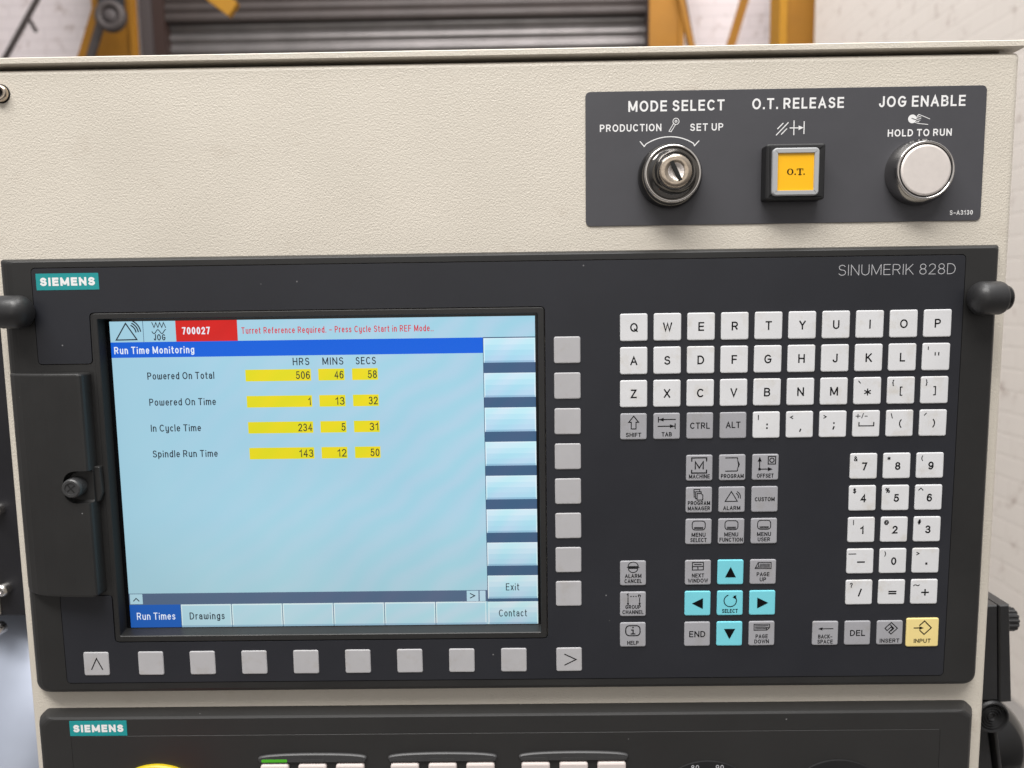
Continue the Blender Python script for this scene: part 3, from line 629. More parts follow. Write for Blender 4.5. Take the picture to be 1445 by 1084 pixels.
mb.loft([slot(5.0, .95, -8.0), slot(5.0, .95, -9.08)], M['seam_shade']); mb.build('keyhole', lb)

# O.T. button
ob = thing('square_button', 'square yellow O.T. push button in a black housing', 'push button', (78, -74, 8.4))
mb = MB(); q = rrect(63.9, 92.3, -87.5, -60.9, 1.2)
mb.loft([at_d(q, 8.5), at_d(q, 1.0), at_d(offset(q, -.7), .3), at_d(offset(q, -1.6), .2)], M['black']); mb.build('housing', ob)
mb = MB(); q = rrect(66.3, 88.7, -85.2, -62.7, 2.0)
mb.loft([at_d(q, .5), at_d(q, -1.4), at_d(offset(q, -.5), -2.0), at_d(offset(q, -2.3), -2.0), at_d(offset(q, -2.5), -1.1)], M['silver'], cap1=False); mb.build('frame', ob)
mb = MB(); q = rrect(68.75, 86.25, -82.75, -65.15, .3)
mb.loft([at_d(q, .5), at_d(q, -1.2)], M['yellow_lens']); ink = M['ink']
def serif_T(x, y, h):
    strokes(mb, [[(x, y), (x, y - h + .3)], [(x - .7, y - .1), (x + .7, y - .1)], [(x - 1.45, y - h + .2), (x + 1.45, y - h + .2)], [(x - 1.4, y - h + .2), (x - 1.4, y - h + .9)], [(x + 1.4, y - h + .2), (x + 1.4, y - h + .9)]], .28, -1.26, ink)
    stroke(mb, [(x, y - .2), (x, y - h + .3)], .68, -1.32, ink)
def serif_O(x, y, h):
    o1 = [(x + 1.55 * math.cos(a * PI / 16), y - h / 2 + h / 2 * math.sin(a * PI / 16)) for a in range(32)]
    o2 = [(x + .85 * math.cos(a * PI / 16), y - h / 2 + (h / 2 - .26) * math.sin(a * PI / 16)) for a in range(32)]
    mb.fill([o1, o2], -1.26, ink)
serif_O(74.9, -72.5, 3.0); serif_T(79.6, -72.5, 3.0)
for x in (77.3, 81.6): poly(mb, [(x + .36 * math.cos(a * PI / 6), -72.8 + .36 * math.sin(a * PI / 6)) for a in range(12)], -1.26, ink)
mb.build('lens', ob)

# jog button
jb = thing('round_button', 'round satin steel push button under the jog enable lettering', 'push button', (140.6, -74.0, 8.4)); c = (140.6, -73.9)
mb = MB(); mb.lathe([(15.9, 8.5), (15.9, 6.5), (15.3, 3), (14.0, .4)], *c, M['collarchrome'], 72); mb.build('collar', jb)
mb = MB(); mb.lathe([(14.1, .6), (13.9, -.2), (13.5, -.6), (13.0, -.4), (12.6, .2)], *c, M['chrome'], 72); mb.build('rim', jb)
mb = MB(); mb.lathe([(12.7, .3), (12.3, .4), (12.2, 0), (11.8, -.5), (11.0, -.6)], *c, M['satin'], 72, cap=True)
mb.lathe([(12.95, -.12), (12.12, -.12)], *c, M['seam_shade'], 72); mb.build('cap', jb)

# ================================================================== keyboard panel
cp = thing('control_panel', 'wide black control panel with lit blue screen and rows of white keys', 'control panel', (-67, 190, 9))
OV = [(-298.9, -33.4), (162.5, -33.4), (161.6, 183.2), (-297.6, 183.2), (-297.8, 135.3), (-270.5, 135.3), (-270.5, 160.9), (-44.2, 160.9), (-44.2, -10.9), (-271.2, -10.9), (-271.5, 14.6), (-298.9, 14.6)]
ovr = roundpoly(OV, 2.2)
OPEN = rrect(-267.6, -47.6, -7.7, 157.5, .6, 3)
# outer bezel: shell, then the raised border (left after the membrane's seam) and display surround
mb = MB()
outer = rrect(-318.7, 183.3, -38.3, 189.9, 4.5, 6)
def xr(d0, l, r_, t, b, rad): return at_d(rrect(-318.7 + l, 183.3 - r_, -38.3 + t, 190.3 - b, rad, 6, 1.6), d0)
body = [xr(9.1, 0, 0, 0, 0, 4.5), xr(6.5, 1.3, 1.6, .1, .2, 5.2), xr(4.2, 3.2, 3.1, .4, .7, 5.6), xr(2.4, 5.2, 4.3, .9, 1.5, 6), xr(1.3, 7.4, 5.2, 1.5, 2.5, 5.6), xr(.85, 10.2, 6.0, 2.0, 3.7, 4.5)]
mb.loft(body, M['bezel'], cap1=False, smooth=False)
front = [(x, y) for x, y, _ in body[-1]]
gapo = offset(ovr, .22)
bor = [p_ for p_ in gapo]
mb.fill([front, gapo, offset(OPEN, 1.2)], .85, M['bezel'])                    # border, door strip (behind the overlay cut-outs is covered next)
mb.loft([at_d(gapo, .85), at_d(gapo, 2.0)], M['seam_shade'], cap1=False)
mb.build('bezel', cp)
mb = MB()
sur = roundpoly([(-270.2, -10.6), (-44.5, -10.6), (-44.5, 160.6), (-270.2, 160.6)], 1.6)
mb.loft([at_d(sur, 2.0), at_d(sur, .85), at_d(offset(sur, -.3), .55)], M['bezel'], cap1=False)
op2 = offset(OPEN, .3)
mb.fill([offset(sur, -.3), op2], .55, M['bezel'])
mb.loft([at_d(op2, .55), at_d(OPEN, .9)], M['bezel'], cap1=False)
n0 = len(mb.f); mb.loft([at_d(OPEN, .9), at_d(rrect(-267.6, -47.4, -7.5, 156.3, .6, 3), 8.3)], M['bezel'], cap1=False); wall_shade = mb.mat(M['seam_shade'])
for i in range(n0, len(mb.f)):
    if all(mb.v[j][0] < -266.9 for j in mb.f[i]): mb.mi[i] = wall_shade  # left recess wall blackened: its shade is put into the colour
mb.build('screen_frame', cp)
mb = MB(); mb.fill([offset(ovr, -.22)], .62, M['overlay']); mb.loft([at_d(offset(ovr, -.18), 2.0), at_d(offset(ovr, -.18), .72), at_d(offset(ovr, -.22), .62)], M['overlay'], cap1=False)
text(mb, 'SINUMERIK 828D', 100.4, 157.6, -24.0, 5.2, .31, .59, M['grey_ink'], gap=.2); mb.build('membrane', cp)
def badge(parent, x0, x1, y0, y1, d):
    mb = MB(); q = rrect(x0, x1, y0, y1, .15, 2); mb.loft([at_d(q, d + .3), at_d(q, d), ], M['teal'])
    h = y1 - y0; wd = x1 - x0
    text(mb, 'SIEMENS', x0 + wd * .063, x1 - wd * .06, y1 - h * .25, h * .50, h * .135, d - .04, M['white_ink'], gap=.17)
    o = mb.build('maker_badge', parent); return o
badge(cp, -296.6, -265.3, -30.7, -22.5, .5)
mb = MB(); q = rrect(-310, -271.4, 18.2, 133.6, 1); mb.loft([at_d(q, 1.4), at_d(q, .83)], M['bezel']); mb.build('door_seat', cp)

# card door on the left with its knurled screw
prof = [(-318.8, 8.6), (-316.4, 4.6), (-313.6, 1.2), (-310.2, -1.6), (-306, -3.8), (-300, -5.6), (-292, -6.9), (-283, -7.6), (-275.2, -7.9), (-274.0, -7.6), (-273.4, -6.8), (-273.1, -5.4), (-272.9, .9), (-296, .9), (-300, 8.6)]
def doorring(yy, ins): 
    cxp, cdp = -292, 2
    return [(x + (cxp - x) * ins, yy, d + (cdp - d) * ins) for x, d in prof]
mb = MB(); mb.loft([doorring(18.8, .05), doorring(19.2, .018), doorring(19.8, 0), doorring(131.8, 0), doorring(132.6, .018), doorring(133.0, .05)], M['bezel'], cap0=True, cap1=True)
door = mb.build('card_door', cp)
cut = MB(); q = roundpoly([(-285.6, 68.6), (-266, 68.6), (-266, 83.2), (-285.6, 83.2)], 7.2, 8)
cut.loft([at_d(q, -3.6), at_d(offset(q, .9), -4.6), at_d(offset(q, 1.4), -20)], M['bezel'], cap0=True)
co_ = cut.build('cutter', cp)
bo = door.modifiers.new('b', 'BOOLEAN'); bo.operation = 'DIFFERENCE'; bo.object = co_; bo.solver = 'EXACT'
bpy.context.view_layer.update(); dg = bpy.context.evaluated_depsgraph_get()
nm = bpy.data.meshes.new_from_object(door.evaluated_get(dg)); door.modifiers.clear(); old = door.data; door.data = nm
bpy.data.objects.remove(co_)
mb = MB(); q = roundpoly([(-276, 66.2), (-270.4, 66.6), (-269.9, 80.4), (-271.6, 84.6), (-276, 85.4)], .8)
mb.loft([at_d(q, .9), at_d(q, -1.8), at_d(offset(q, -.4), -2.3)], M['bezel']); mb.build('latch_tab', door)
mb = MB(); rings = []; kx, ky = -281.2, 76
for r_, d in ((5.0, -3.6), (5.0, -8.6), (4.7, -9.6), (4.1, -10.2), (3.0, -10.2), (2.9, -9.8)):
    kn = .16 if d > -9 else 0
    rings.append([(kx + (r_ - kn * (i % 2)) * math.cos(2 * PI * i / 96), ky + (r_ - kn * (i % 2)) * math.sin(2 * PI * i / 96), d) for i in range(96)])
mb.loft(rings, M['knob'])
for a in (38, 128):
    u = Vector((math.cos(math.radians(a)), -math.sin(math.radians(a)))); stroke(mb, [(kx - u.x * 2.2, ky - u.y * 2.2), (kx + u.x * 2.2, ky + u.y * 2.2)], .65, -9.86 - a * .0003, M['seam_shade'])
mb.build('knurled_screw', door)

# rubber clamp knobs at both ends
def clamp(x, sgn):
    mb = MB(); r_ = 8.1; prof = [(r_ * math.sin(a), -r_ * .72 * math.cos(a) + r_ * .72) for a in [PI / 2 * k / 9 for k in range(0, 10)]]
    prof[0] = (.01, prof[0][1]); prof += [(r_, 14.0), (r_ - .5, 15.2), (r_ - 1.6, 15.8), (5.6, 15.9)]
    mb.lathe_axis(prof, (x, -12, -5.6), (sgn, 0, 0), M['rubber'], 48)
    mb.lathe_axis([(6.0, 15.8), (6.2, 17.2), (5.8, 18.2), (4, 18.4)], (x, -12, -5.6), (sgn, 0, 0), M['blackgloss'], 40, cap1=True)
    mb.lathe_axis([(4.5, 0), (4.5, 8)], (x + sgn * 11, -12, -5.6), (0, 0, 1), M['rubber'], 24)
    return mb.build('clamp_knob', cp)
clamp(161.6, 1); clamp(-296.2, -1)

# ------------------------------------------------------------------ keys
def keycap(name, cx, cy, w_, h_, mt, label, legend=None, top=0.0, base=.75, r_=1.0, ink=None):
    mb = MB(); mb.bold = 1.35; q = rrect(cx - w_ / 2, cx + w_ / 2, cy - h_ / 2, cy + h_ / 2, r_, 4)
    mb.loft([at_d(q, base), at_d(q, top + .42), at_d(offset(q, -.10), top + .18), at_d(offset(q, -.30), top + .05), at_d(offset(q, -.62), top)], M[mt], smooth=False)
    if legend: legend(mb, cx, cy, top - .03)
    o = mb.build(name, cp, origin=(cx, cy, base)); o['label'] = label
    o.rotation_euler = (random.uniform(-.004, .004), random.uniform(-.006, .006), random.uniform(-.004, .004)); return o
I = M['ink']
def big(ch, cap=4.2, t=.52, dx=0, dy=0, small=None, wide=1.0):
    def f(mb, cx, cy, d):
        text(mb, ch, wide, None, cy + cap / 2 + dy, cap, t, d, I, center=cx + dx)
        if small:
            cp_ = 4.8 if small in "'`´" else 3.2 if small in '^~' else 2.5
            text(mb, small, .95, None, cy - 5.1 + cp_, cp_, .34, d, I, center=cx - 4.1)
    return f
def lab(lines, icon=None, cap=2.05, t=.29, y0=5.5, wid=None):
    def f(mb, cx, cy, d):
        n = len(lines)
        for k, s in enumerate(lines):
            x = (wid[k] if wid else None)
            b = cy + y0 - (n - 1 - k) * 2.75
            if x: text(mb, s, cx - x / 2, cx + x / 2, b, cap, t, d, I, gap=.2)
            else: text(mb, s, .95, None, b, cap, t, d, I, center=cx, gap=.2)
        if icon: icon(mb, cx, cy, d - .01)
    return f
def ic(lst, t=.36, tri=()):
    def f(mb, cx, cy, d):
        strokes(mb, lst, t, d, I, cx, cy)
        for k, tr in enumerate(tri): mb.add([(cx + x, cy + y, d - .05 - .005 * k) for x, y in tr], [list(range(len(tr)))], I)
    return f
def only(icon): return lambda mb, cx, cy, d: icon(mb, cx, cy, d)
PX = 16.65; KW = 13.6
# letters
for r_, row in enumerate(('QWERTYUIOP', 'ASDFGHJKL"', 'ZXCVBNM*[]')):
    for c_, ch in enumerate(row):
        sm = {'"': "'", '*': '`', '[': '{', ']': '}'}.get(ch)
        word = {'"': 'quotation marks', '*': 'an asterisk', '[': 'an opening bracket', ']': 'a closing bracket'}.get(ch, 'letter ' + ch)
        if ch == '"': lg = big('"', 6.0, .42, .3, .5, sm)
        elif ch == '*': lg = big('*', 5.2, .45, 0, .6, sm)
        elif ch in '[]': lg = big(ch, 3.7, .42, 0, .3, sm)
        else: lg = big(ch)
        keycap('key', c_ * PX, r_ * 16.6, KW, 13.6, 'white_key', 'white key marked ' + word, lg)
y4 = 49.8
shift = ic([[(0, -5.3), (2.5, -2.2), (1.2, -2.2), (1.2, 1.2), (-1.2, 1.2), (-1.2, -2.2), (-2.5, -2.2), 'c']], .36)
keycap('key', 0, y4, 13.3, 13.3, 'grey_key', 'grey shift key with upward outline arrow', lab(['SHIFT'], shift, 2.1, .3, 5.3, [7.6]))
tab = ic([[(-4.2, -4.6), (-4.2, -2.2)], [(-3.8, -3.4), (4.3, -3.4)], [(4.2, -1.2), (4.2, 1.2)], [(-4.3, 0), (3.8, 0)]], .36, [[(-4.0, -3.4), (-1.6, -4.3), (-1.6, -2.5)], [(4.0, 0), (1.6, -.9), (1.6, .9)]])
keycap('key', PX, y4, 13.3, 13.3, 'grey_key', 'grey tab key with two arrows', lab(['TAB'], tab, 2.1, .3, 5.2, [5.0]))
keycap('key', 2 * PX, y4, 13.3, 13.3, 'grey_key', 'grey key marked CTRL', lab(['CTRL'], None, 3.1, .38, 1.5, [9.8]))
keycap('key', 3 * PX, y4, 13.3, 13.3, 'grey_key', 'grey key marked ALT', lab(['ALT'], None, 3.1, .38, 1.3, [7.2]))
keycap('key', 4 * PX, y4, 13.5, 13.4, 'white_key', 'white key marked with a colon', big(':', 4.2, .6, .3, 0, '|'))
keycap('key', 5 * PX, y4, 13.5, 13.4, 'white_key', 'white key marked with a comma', big(',', 4.2, .5, .3, 1.0, '<'))
keycap('key', 6 * PX, y4, 13.5, 13.4, 'white_key', 'white key marked with a semicolon', big(';', 4.2, .55, .3, 0, '>'))
def spc(mb, cx, cy, d):
    text(mb, '+/-', cx - 5.5, cx + .4, cy - 2.8, 2.5, .30, d, I); strokes(mb, [[(-3.7, -.6), (-3.7, 1.1), (3.7, 1.1), (3.7, -.6)]], .4, d, I, cx, cy)
keycap('key', 7 * PX, y4, 13.5, 13.4, 'white_key', 'white key marked with a space bar bracket', spc)
keycap('key', 8 * PX, y4, 13.5, 13.4, 'white_key', 'white key marked with an opening parenthesis', big('(', 3.9, .42, .3, 0, '\\'))
keycap('key', 9 * PX, y4, 13.5, 13.4, 'white_key', 'white key marked with a closing parenthesis', big(')', 3.9, .42, .3, 0, '´'))
# digits
NX, NY = 116.03, 71.5
for r_, row in enumerate(('789', '456', '123', '–0.', '/=+')):
    for c_, ch in enumerate(row):
        sm = {'7': '&', '8': '*', '9': '(', '4': '$', '5': '%', '6': '^', '1': '!', '2': '@', '3': '#', '–': '_', '0': ')', '.': '>', '/': '?', '+': '~'}.get(ch)
        word = {'–': 'a minus sign', '.': 'a full stop', '/': 'a slash', '=': 'an equals sign', '+': 'a plus sign'}.get(ch, 'digit ' + ch)
        keycap('key', NX + c_ * 16.66, NY + r_ * 16.52, 13.6, 13.1, 'white_key', 'white key marked ' + word, big(ch, 3.9, .56 if ch != '.' else .8, .4, .1, sm))
# function block
MX, MY = 2 * PX, 71.4
mach = ic([[(-3.9, -3.6), (-3.9, -5.2), (3.6, -5.2), (3.6, -3.6)], [(-3.9, 1.2), (-3.9, 2.6), (3.6, 2.6), (3.6, 1.2)], [(-2.1, .4), (-2.1, -3.2), (-.1, .0), (1.9, -3.2), (1.9, .4)]], .46)
prog = ic([[(-3.4, -5.0), (2.4, -5.0), (2.6, -4.4)], [(-3.4, 1.8), (2.4, 1.8), (2.6, 1.2)]], .36, [[(2.2, -5.0), (3.7, -1.6), (2.2, 1.8), (2.9, -1.6)], [(2.2, -5.0), (3.7, -1.6), (2.8, -1.6)]])
offs = ic([[(-3.0, -3.6), (-3.0, 1.0), (1.6, 1.0)], [(1.3, -5.5), (5.0, -5.5), (5.0, -1.6), (1.3, -1.6), 'c'], [(3.15 + 1.1 * math.cos(a * PI / 6), -3.55 + 1.1 * math.sin(a * PI / 6)) for a in range(12)] + ['c']], .36,
         [[(-3.0, -5.4), (-2.0, -3.0), (-4.0, -3.0)], [(3.6, 1.0), (1.2, .0), (1.2, 2.0)], [(-3.6, .4), (-2.4, .4), (-2.4, 1.6), (-3.6, 1.6)]])
stack = ic([[(-2.6, -4.0), (-2.6, -5.5), (.3, -5.5), (.3, -4.7)], [(-2.5, -4.5), (-2.5, -1.6), (-1.9, -1.6)], [(-1.8, -.8), (-1.8, -4.3), (1.0, -4.3), (1.0, -3.6)], [(-1.8, -.8), (-1.2, -.8)], [(-1.0, -3.4), (1.0, -3.4), (1.9, -2.5), (1.9, -.0), (-1.0, .0), 'c']], .32)
almi = ic([[(-3.4, .9), (-.3, -4.2), (2.8, .9), 'c']] + [[(1.2 + rr * math.cos(math.radians(a)), -1.3 + rr * math.sin(math.radians(a))) for a in range(-60, 11, 14)] for rr in (2.1, 3.1)], .34)
def menu(): return ic([[(x * 1.0, y) for x, y in rrect(-3.3, 3.3, -5.6, -.9, 1.5, 4)] + ['c'], [(-2.1, -2.2), (2.1, -2.2)], [(-2.1, -1.6), (2.1, -1.6)]], .32)
G13 = 13.3
spec_ = [
 (0, 0, ['MACHINE'], [10.4], mach, 'grey machine key with a bracketed M'), (1, 0, ['PROGRAM'], [11.4], prog, 'grey program key with an open page sign'), (2, 0, ['OFFSET'], [8.4], offs, 'grey offset key with axes sign'),
 (0, 1, ['PROGRAM', 'MANAGER'], [11.2, 11.2], stack, 'grey program manager key with stacked pages'), (1, 1, ['ALARM'], [8.6], almi, 'grey alarm key with ringing triangle'), (2, 1, ['CUSTOM'], [9.9], None, 'grey custom key without a picture'),
 (0, 2, ['MENU', 'SELECT'], [7.0, 8.2], menu(), 'grey menu select key'), (1, 2, ['MENU', 'FUNCTION'], [7.0, 11.8], menu(), 'grey menu function key'), (2, 2, ['MENU', 'USER'], [7.0, 6.2], menu(), 'grey menu user key')]
for c_, r_, ls, wid, icn, lb_ in spec_:
    keycap('key', MX + c_ * PX, MY + r_ * 16.58, G13, G13, 'grey_key', lb_, lab(ls, icn, 2.05, .29, 5.4 if len(ls) > 1 or c_ != 2 or r_ != 1 else 1.0, wid))
CY = 126.15
nwin = ic([[(-2.9, -5.4), (2.7, -5.4), (2.7, -1.4), (-2.9, -1.4), 'c'], [(-2.9, -3.2), (2.7, -3.2)], [(-.1, -3.2), (-.1, -1.4)], [(-1.8, -4.3), (1.6, -4.3)]], .34)
pgu = ic([[(-4.1, -2.0), (-2.6, -5.0), (4.0, -5.0), (4.0, -1.8), (-4.1, -1.8), 'c'], [(-4.0, -2.4), (-2.4, -2.6), (-2.5, -4.6)], [(-1.6, -4.1), (3.2, -4.1)], [(-1.7, -3.3), (3.2, -3.3)], [(-1.9, -2.6), (3.2, -2.6)]], .3)
pgd = ic([[(-4.0, -5.0), (4.0, -5.0), (4.0, -3.2), (2.6, -1.8), (-4.0, -1.8), 'c'], [(3.9, -3.2), (2.4, -3.2), (2.4, -1.9)], [(-3.3, -4.2), (3.2, -4.2)], [(-3.3, -3.4), (2.0, -3.4)], [(-3.3, -2.6), (2.0, -2.6)]], .3)
sel = ic([[(.1 + 3.2 * math.sin(math.radians(a)), -1.3 - 3.2 * math.cos(math.radians(a))) for a in range(38, 345, 15)]], .36, [[(1.2, -3.2), (3.2, -4.4), (2.9, -2.2)]])
up, dn, lf, rt = [[[(0, -2.9), (2.8, 2.7), (-2.8, 2.7)]], [[(0, 2.9), (-2.9, -2.7), (2.9, -2.7)]], [[(-3.0, 0), (2.7, -2.9), (2.7, 2.9)]], [[(3.0, 0), (-2.7, 2.9), (-2.7, -2.9)]]]
keycap('key', MX, CY, G13, 13.1, 'grey_key', 'grey next window key', lab(['NEXT', 'WINDOW'], nwin, 2.05, .29, 5.3, [6.2, 10.2]))
keycap('key', MX + PX, CY, G13, 13.1, 'cyan_key', 'cyan key with an upward arrow', only(ic([], .3, up)))
keycap('key', MX + 2 * PX, CY, G13, 13.1, 'grey_key', 'grey page up key', lab(['PAGE', 'UP'], pgu, 2.05, .29, 5.0, [6.4, 3.2]))
keycap('key', MX, CY + 16.5, G13, 13.1, 'cyan_key', 'cyan key with a leftward arrow', only(ic([], .3, lf)))
keycap('key', MX + PX, CY + 16.5, G13, 13.1, 'cyan_key', 'cyan select key with an open ring', lab(['SELECT'], sel, 2.05, .29, 5.2, [8.0]))
keycap('key', MX + 2 * PX, CY + 16.5, G13, 13.1, 'cyan_key', 'cyan key with a rightward arrow', only(ic([], .3, rt)))
keycap('key', MX, CY + 33, G13, 13.1, 'grey_key', 'grey key marked END', lab(['END'], None, 3.2, .4, 1.6, [8.2]))
keycap('key', MX + PX, CY + 33, G13, 13.1, 'cyan_key', 'cyan key with a downward arrow', only(ic([], .3, dn)))
keycap('key', MX + 2 * PX, CY + 33, G13, 13.1, 'grey_key', 'grey page down key', lab(['PAGE', 'DOWN'], pgd, 2.05, .29, 5.3, [6.2, 7.4]))
acan = ic([[(2.6 * math.cos(math.radians(a)), -3.6 - 2.4 * math.sin(math.radians(a))) for a in range(0, 181, 15)] + ['c'], [(2.4 * math.cos(math.radians(a)), -2.6 + 2.2 * math.sin(math.radians(a))) for a in range(0, 181, 15)] + ['c'], [(-3.0, -3.1), (3.0, -3.1)]], .32)
grp = ic([[(-2.6, -3.3), (-2.6, .2)], [(3.4, -3.3), (3.4, .2)], [(-3.1, -5.2), (-2.6, -5.6), (-2.6, -4.0)], [(2.8, -5.0), (2.8, -4.0)], [(2.8, -4.7), (3.3, -5.0), (3.7, -4.7), (3.7, -4.0)]] + [[(x, -4.2), (x + .25, -4.2)] for x in (-1.2, .1, 1.4)], .32,
        [[(-2.6, .8), (-3.2, -.6), (-2.0, -.6)], [(3.4, .8), (2.8, -.6), (4.0, -.6)]])
hlp = ic([rrect(-3.7, 3.7, -4.9, .5, 1.9, 4) + ['c'], [(-.7, -2.6), (.1, -2.6), (.1, -.6)], [(-.9, -.5), (1.0, -.5)], [(-.1, -3.9), (.15, -3.9)]], .42)
keycap('key', 0, CY, G13, 13.1, 'grey_key', 'grey alarm cancel key with split disc', lab(['ALARM', 'CANCEL'], acan, 2.05, .29, 5.2, [8.4, 8.8]))
keycap('key', 0, CY + 16.5, G13, 13.1, 'grey_key', 'grey group channel key with two small arrows', lab(['GROUP', 'CHANNEL'], grp, 2.05, .29, 5.3, [7.8, 10.8]))
keycap('key', 0, CY + 33, G13, 13.1, 'grey_key', 'grey help key with letter i in a frame', lab(['HELP'], hlp, 2.05, .29, 5.4, [5.8]))
bsp = ic([[(-2.4, -2.5), (3.8, -2.5)]], .34, [[(-3.8, -2.5), (-1.6, -3.3), (-1.6, -1.7)]])
dia = [(.5, -5.4), (3.6, -2.4), (.5, .6)]
ins = ic([[(-2.6, -2.4), (.6, -5.5), (3.8, -2.4), (.6, .7), (-.5, -.3), (1.4, -2.3), (.6, -3.1), (-1.5, -1.2), 'c'], [(.2, -4.2), (1.9, -2.4), (.5, -1.0)]], .36)
inp = ic([[(-1.6, -3.9), (.8, -6.2), (4.4, -2.5), (.8, 1.0), (-1.4, -1.1)], [(-4.4, -2.5), (-.8, -2.5)]], .42, [[(.6, -2.5), (-1.8, -3.4), (-1.8, -1.6)]])
IY = 159.4
keycap('key', NX - 16.62, IY, G13, 12.9, 'grey_key', 'grey backspace key with leftward line arrow', lab(['BACK-', 'SPACE'], bsp, 2.05, .29, 5.5, [7.2, 7.8]))
keycap('key', NX, IY, G13, 12.9, 'grey_key', 'grey key marked DEL', lab(['DEL'], None, 3.1, .4, 1.5, [7.6]))
keycap('key', NX + 16.6, IY, G13, 12.9, 'grey_key', 'grey insert key with a folded diamond', lab(['INSERT'], ins, 2.1, .3, 5.3, [10.0]))
keycap('key', NX + 33.35, IY, 16.6, 15.3, 'yellow_key', 'large yellow input key with arrow into a diamond', lab(['INPUT'], inp, 2.1, .3, 5.5, [8.6]), top=-.15)
# soft keys
for k in range(8):
    keycap('soft_key', -33.13, 10.76 + k * 18.0, 13.2, 13.3, 'soft_key', 'blank pale grey soft key, number %d down beside the screen' % (k + 1), None, .15)
for k in range(8):
    keycap('soft_key', -252.34 + k * 27.2, 172.4, 13.3, 12.8, 'soft_key', 'blank pale grey soft key, number %d from the left under the screen' % (k + 1), None, .15)
keycap('soft_key', -281.1, 172.4, 13.3, 12.8, 'soft_key', 'pale grey soft key with a pointed upward sign', only(ic([[(-2.6, 2.9), (.3, -3.0), (3.1, 2.9)]], .42)), .15)
keycap('soft_key', -33.13, 172.4, 13.3, 12.8, 'soft_key', 'pale grey soft key with a pointed rightward sign', only(ic([[(-2.2, -2.9), (3.6, .0), (-2.2, 2.9)]], .42)), .15)

# ------------------------------------------------------------------ the lit display
dm = MB(); SX, SY, SD = -265.4, -6.3, 7.8
dm.box(SX - 4, SX + 216.5 + 4, SY - 4, SY + 166.3, SD, SD + 2, M['lcdblack'])
def R_(x0, x1, y0, y1, mt, lv): poly(dm, [(SX + x0, SY + y0), (SX + x1, SY + y0), (SX + x1, SY + y1), (SX + x0, SY + y1)], SD - .03 * lv, mt)
def ST(s, x0, x1, base, cap, t, mt='text', lv=6, **k): text(dm, s, SX + x0, None if x1 is None else SX + x1, SY + base, cap, t * 1.04, SD - .03 * lv, G[mt], **k)
R_(0, 216.5, 0, 162.3, G['pale'], 1)
R_(16.95, 17.2, 0, 10.5, G['line'], 2); R_(33.7, 65.2, 0, 10.6, G['red'], 2)
R_(0, 190, 10.6, 18.5, G['blue'], 2); R_(189.9, 190.2, 10.6, 150, G['line'], 3)
R_(190.2, 216.5, 10.6, 150, G['slate'], 2)
R_(190.2, 216.5, 10.5, 10.8, G['line'], 3)
for k in range(9):
    y0 = 11.0 + 17.82 * k; y1 = y0 + 12.5
    if k == 8: y0, y1 = 150.0, 162.3
    R_(190.2, 216.5, y0, y1, G['rim'], 3); [R_(190.8, 215.9, y0 + .6 + (y1 - y0 - 1.5) * q / 4, y0 + .6 + (y1 - y0 - 1.5) * (q + 1) / 4, G['key%d' % q], 4) for q in range(4)]; R_(190.6, 216.1, y1 - 1.0, y1, G['lip'], 5)
R_(0, 190, 143.6, 149.8, G['bar'], 2); R_(.5, 7.2, 143.9, 149.4, G['button'], 3); R_(179.0, 185.2, 143.9, 149.6, G['button'], 3); R_(185.8, 188.9, 143.9, 149.6, G['button'], 3)
for k in range(7):
    x0 = 27.05 * k + .25
    if k == 0: R_(0, 27.1, 149.8, 162.3, G['select'], 2)
    else: R_(x0, x0 + 26.6, 149.8, 162.3, G['rim'], 3); R_(x0 + .6, x0 + 26.1, 150.5, 162.0, G['button'], 4); R_(x0, x0 + 26.6, 161.3, 162.3, G['lip'], 5)
    if k: R_(x0 - .35, x0, 149.8, 162.3, G['slate'], 2)
strokes(dm, [[(3.0, 9.4), (8.3, 1.0), (13.6, 9.3), 'c'], ] + [[(9.0 + rr * math.cos(math.radians(a)), 6.0 + rr * math.sin(math.radians(a))) for a in range(-62, -4, 9)] for rr in (4.4, 5.6, 6.8)], .62, SD - .12, G['text'], SX, SY)
strokes(dm, [[(21.8 + .98 * k, 3.3 if k % 2 else .8) for k in range(8)], [(21.6 + .35 * k, 5.4 - 1.0 * math.sin(k * .35 / 4.0 * 2 * PI + PI)) for k in range(21)]], .42, SD - .12, G['text'], SX, SY)
ST('JOG', 22.3, 28.3, 9.9, 3.2, .48)
ST('700027', 37.0, 51.2, 7.0, 3.7, .62, 'whitetext', gap=.2)
ST('Turret Reference Required. - Press Cycle Start in REF Mode..', 67.3, 165.0, 7.1, 3.3, .40, 'redtext', gap=.22, space=.42)
ST('Run Time Monitoring', 1.6, 42.6, 16.6, 3.7, .52, 'whitetext', gap=.22)
ST('HRS', 92.7, 101.2, 23.5, 3.8, .48); ST('MINS', 107.9, 118.6, 23.5, 3.8, .48); ST('SECS', 124.9, 135.2, 23.5, 3.8, .48)
ROWS = (('Powered On Total', 17.7, 52.1, '506', '46', '58'), ('Powered On Time', 17.8, 52.2, '1', '13', '32'), ('In Cycle Time', 17.7, 43.7, '234', '5', '31'), ('Spindle Run Time', 17.8, 51.6, '143', '12', '50'))
for k, (nm_, a, b, h_, mi_, se_) in enumerate(ROWS):
    y = 13.53 * k
    ST(nm_, a, b, 29.9 + y, 3.7, .48, gap=.19)
    for (x0, x1, s) in ((68.1, 101.7, h_), (105.5, 118.9, mi_), (122.8, 136.0, se_)):
        R_(x0, x1, 25.5 + y, 31.5 + y, G['yellow'], 2)
        wd = 2.55 * len(s) - .45 - (.7 if s == '1' else 0); ST(s, x1 - .5 - wd, x1 - .5, 30.6 + y, 4.0, .48, gap=.17)
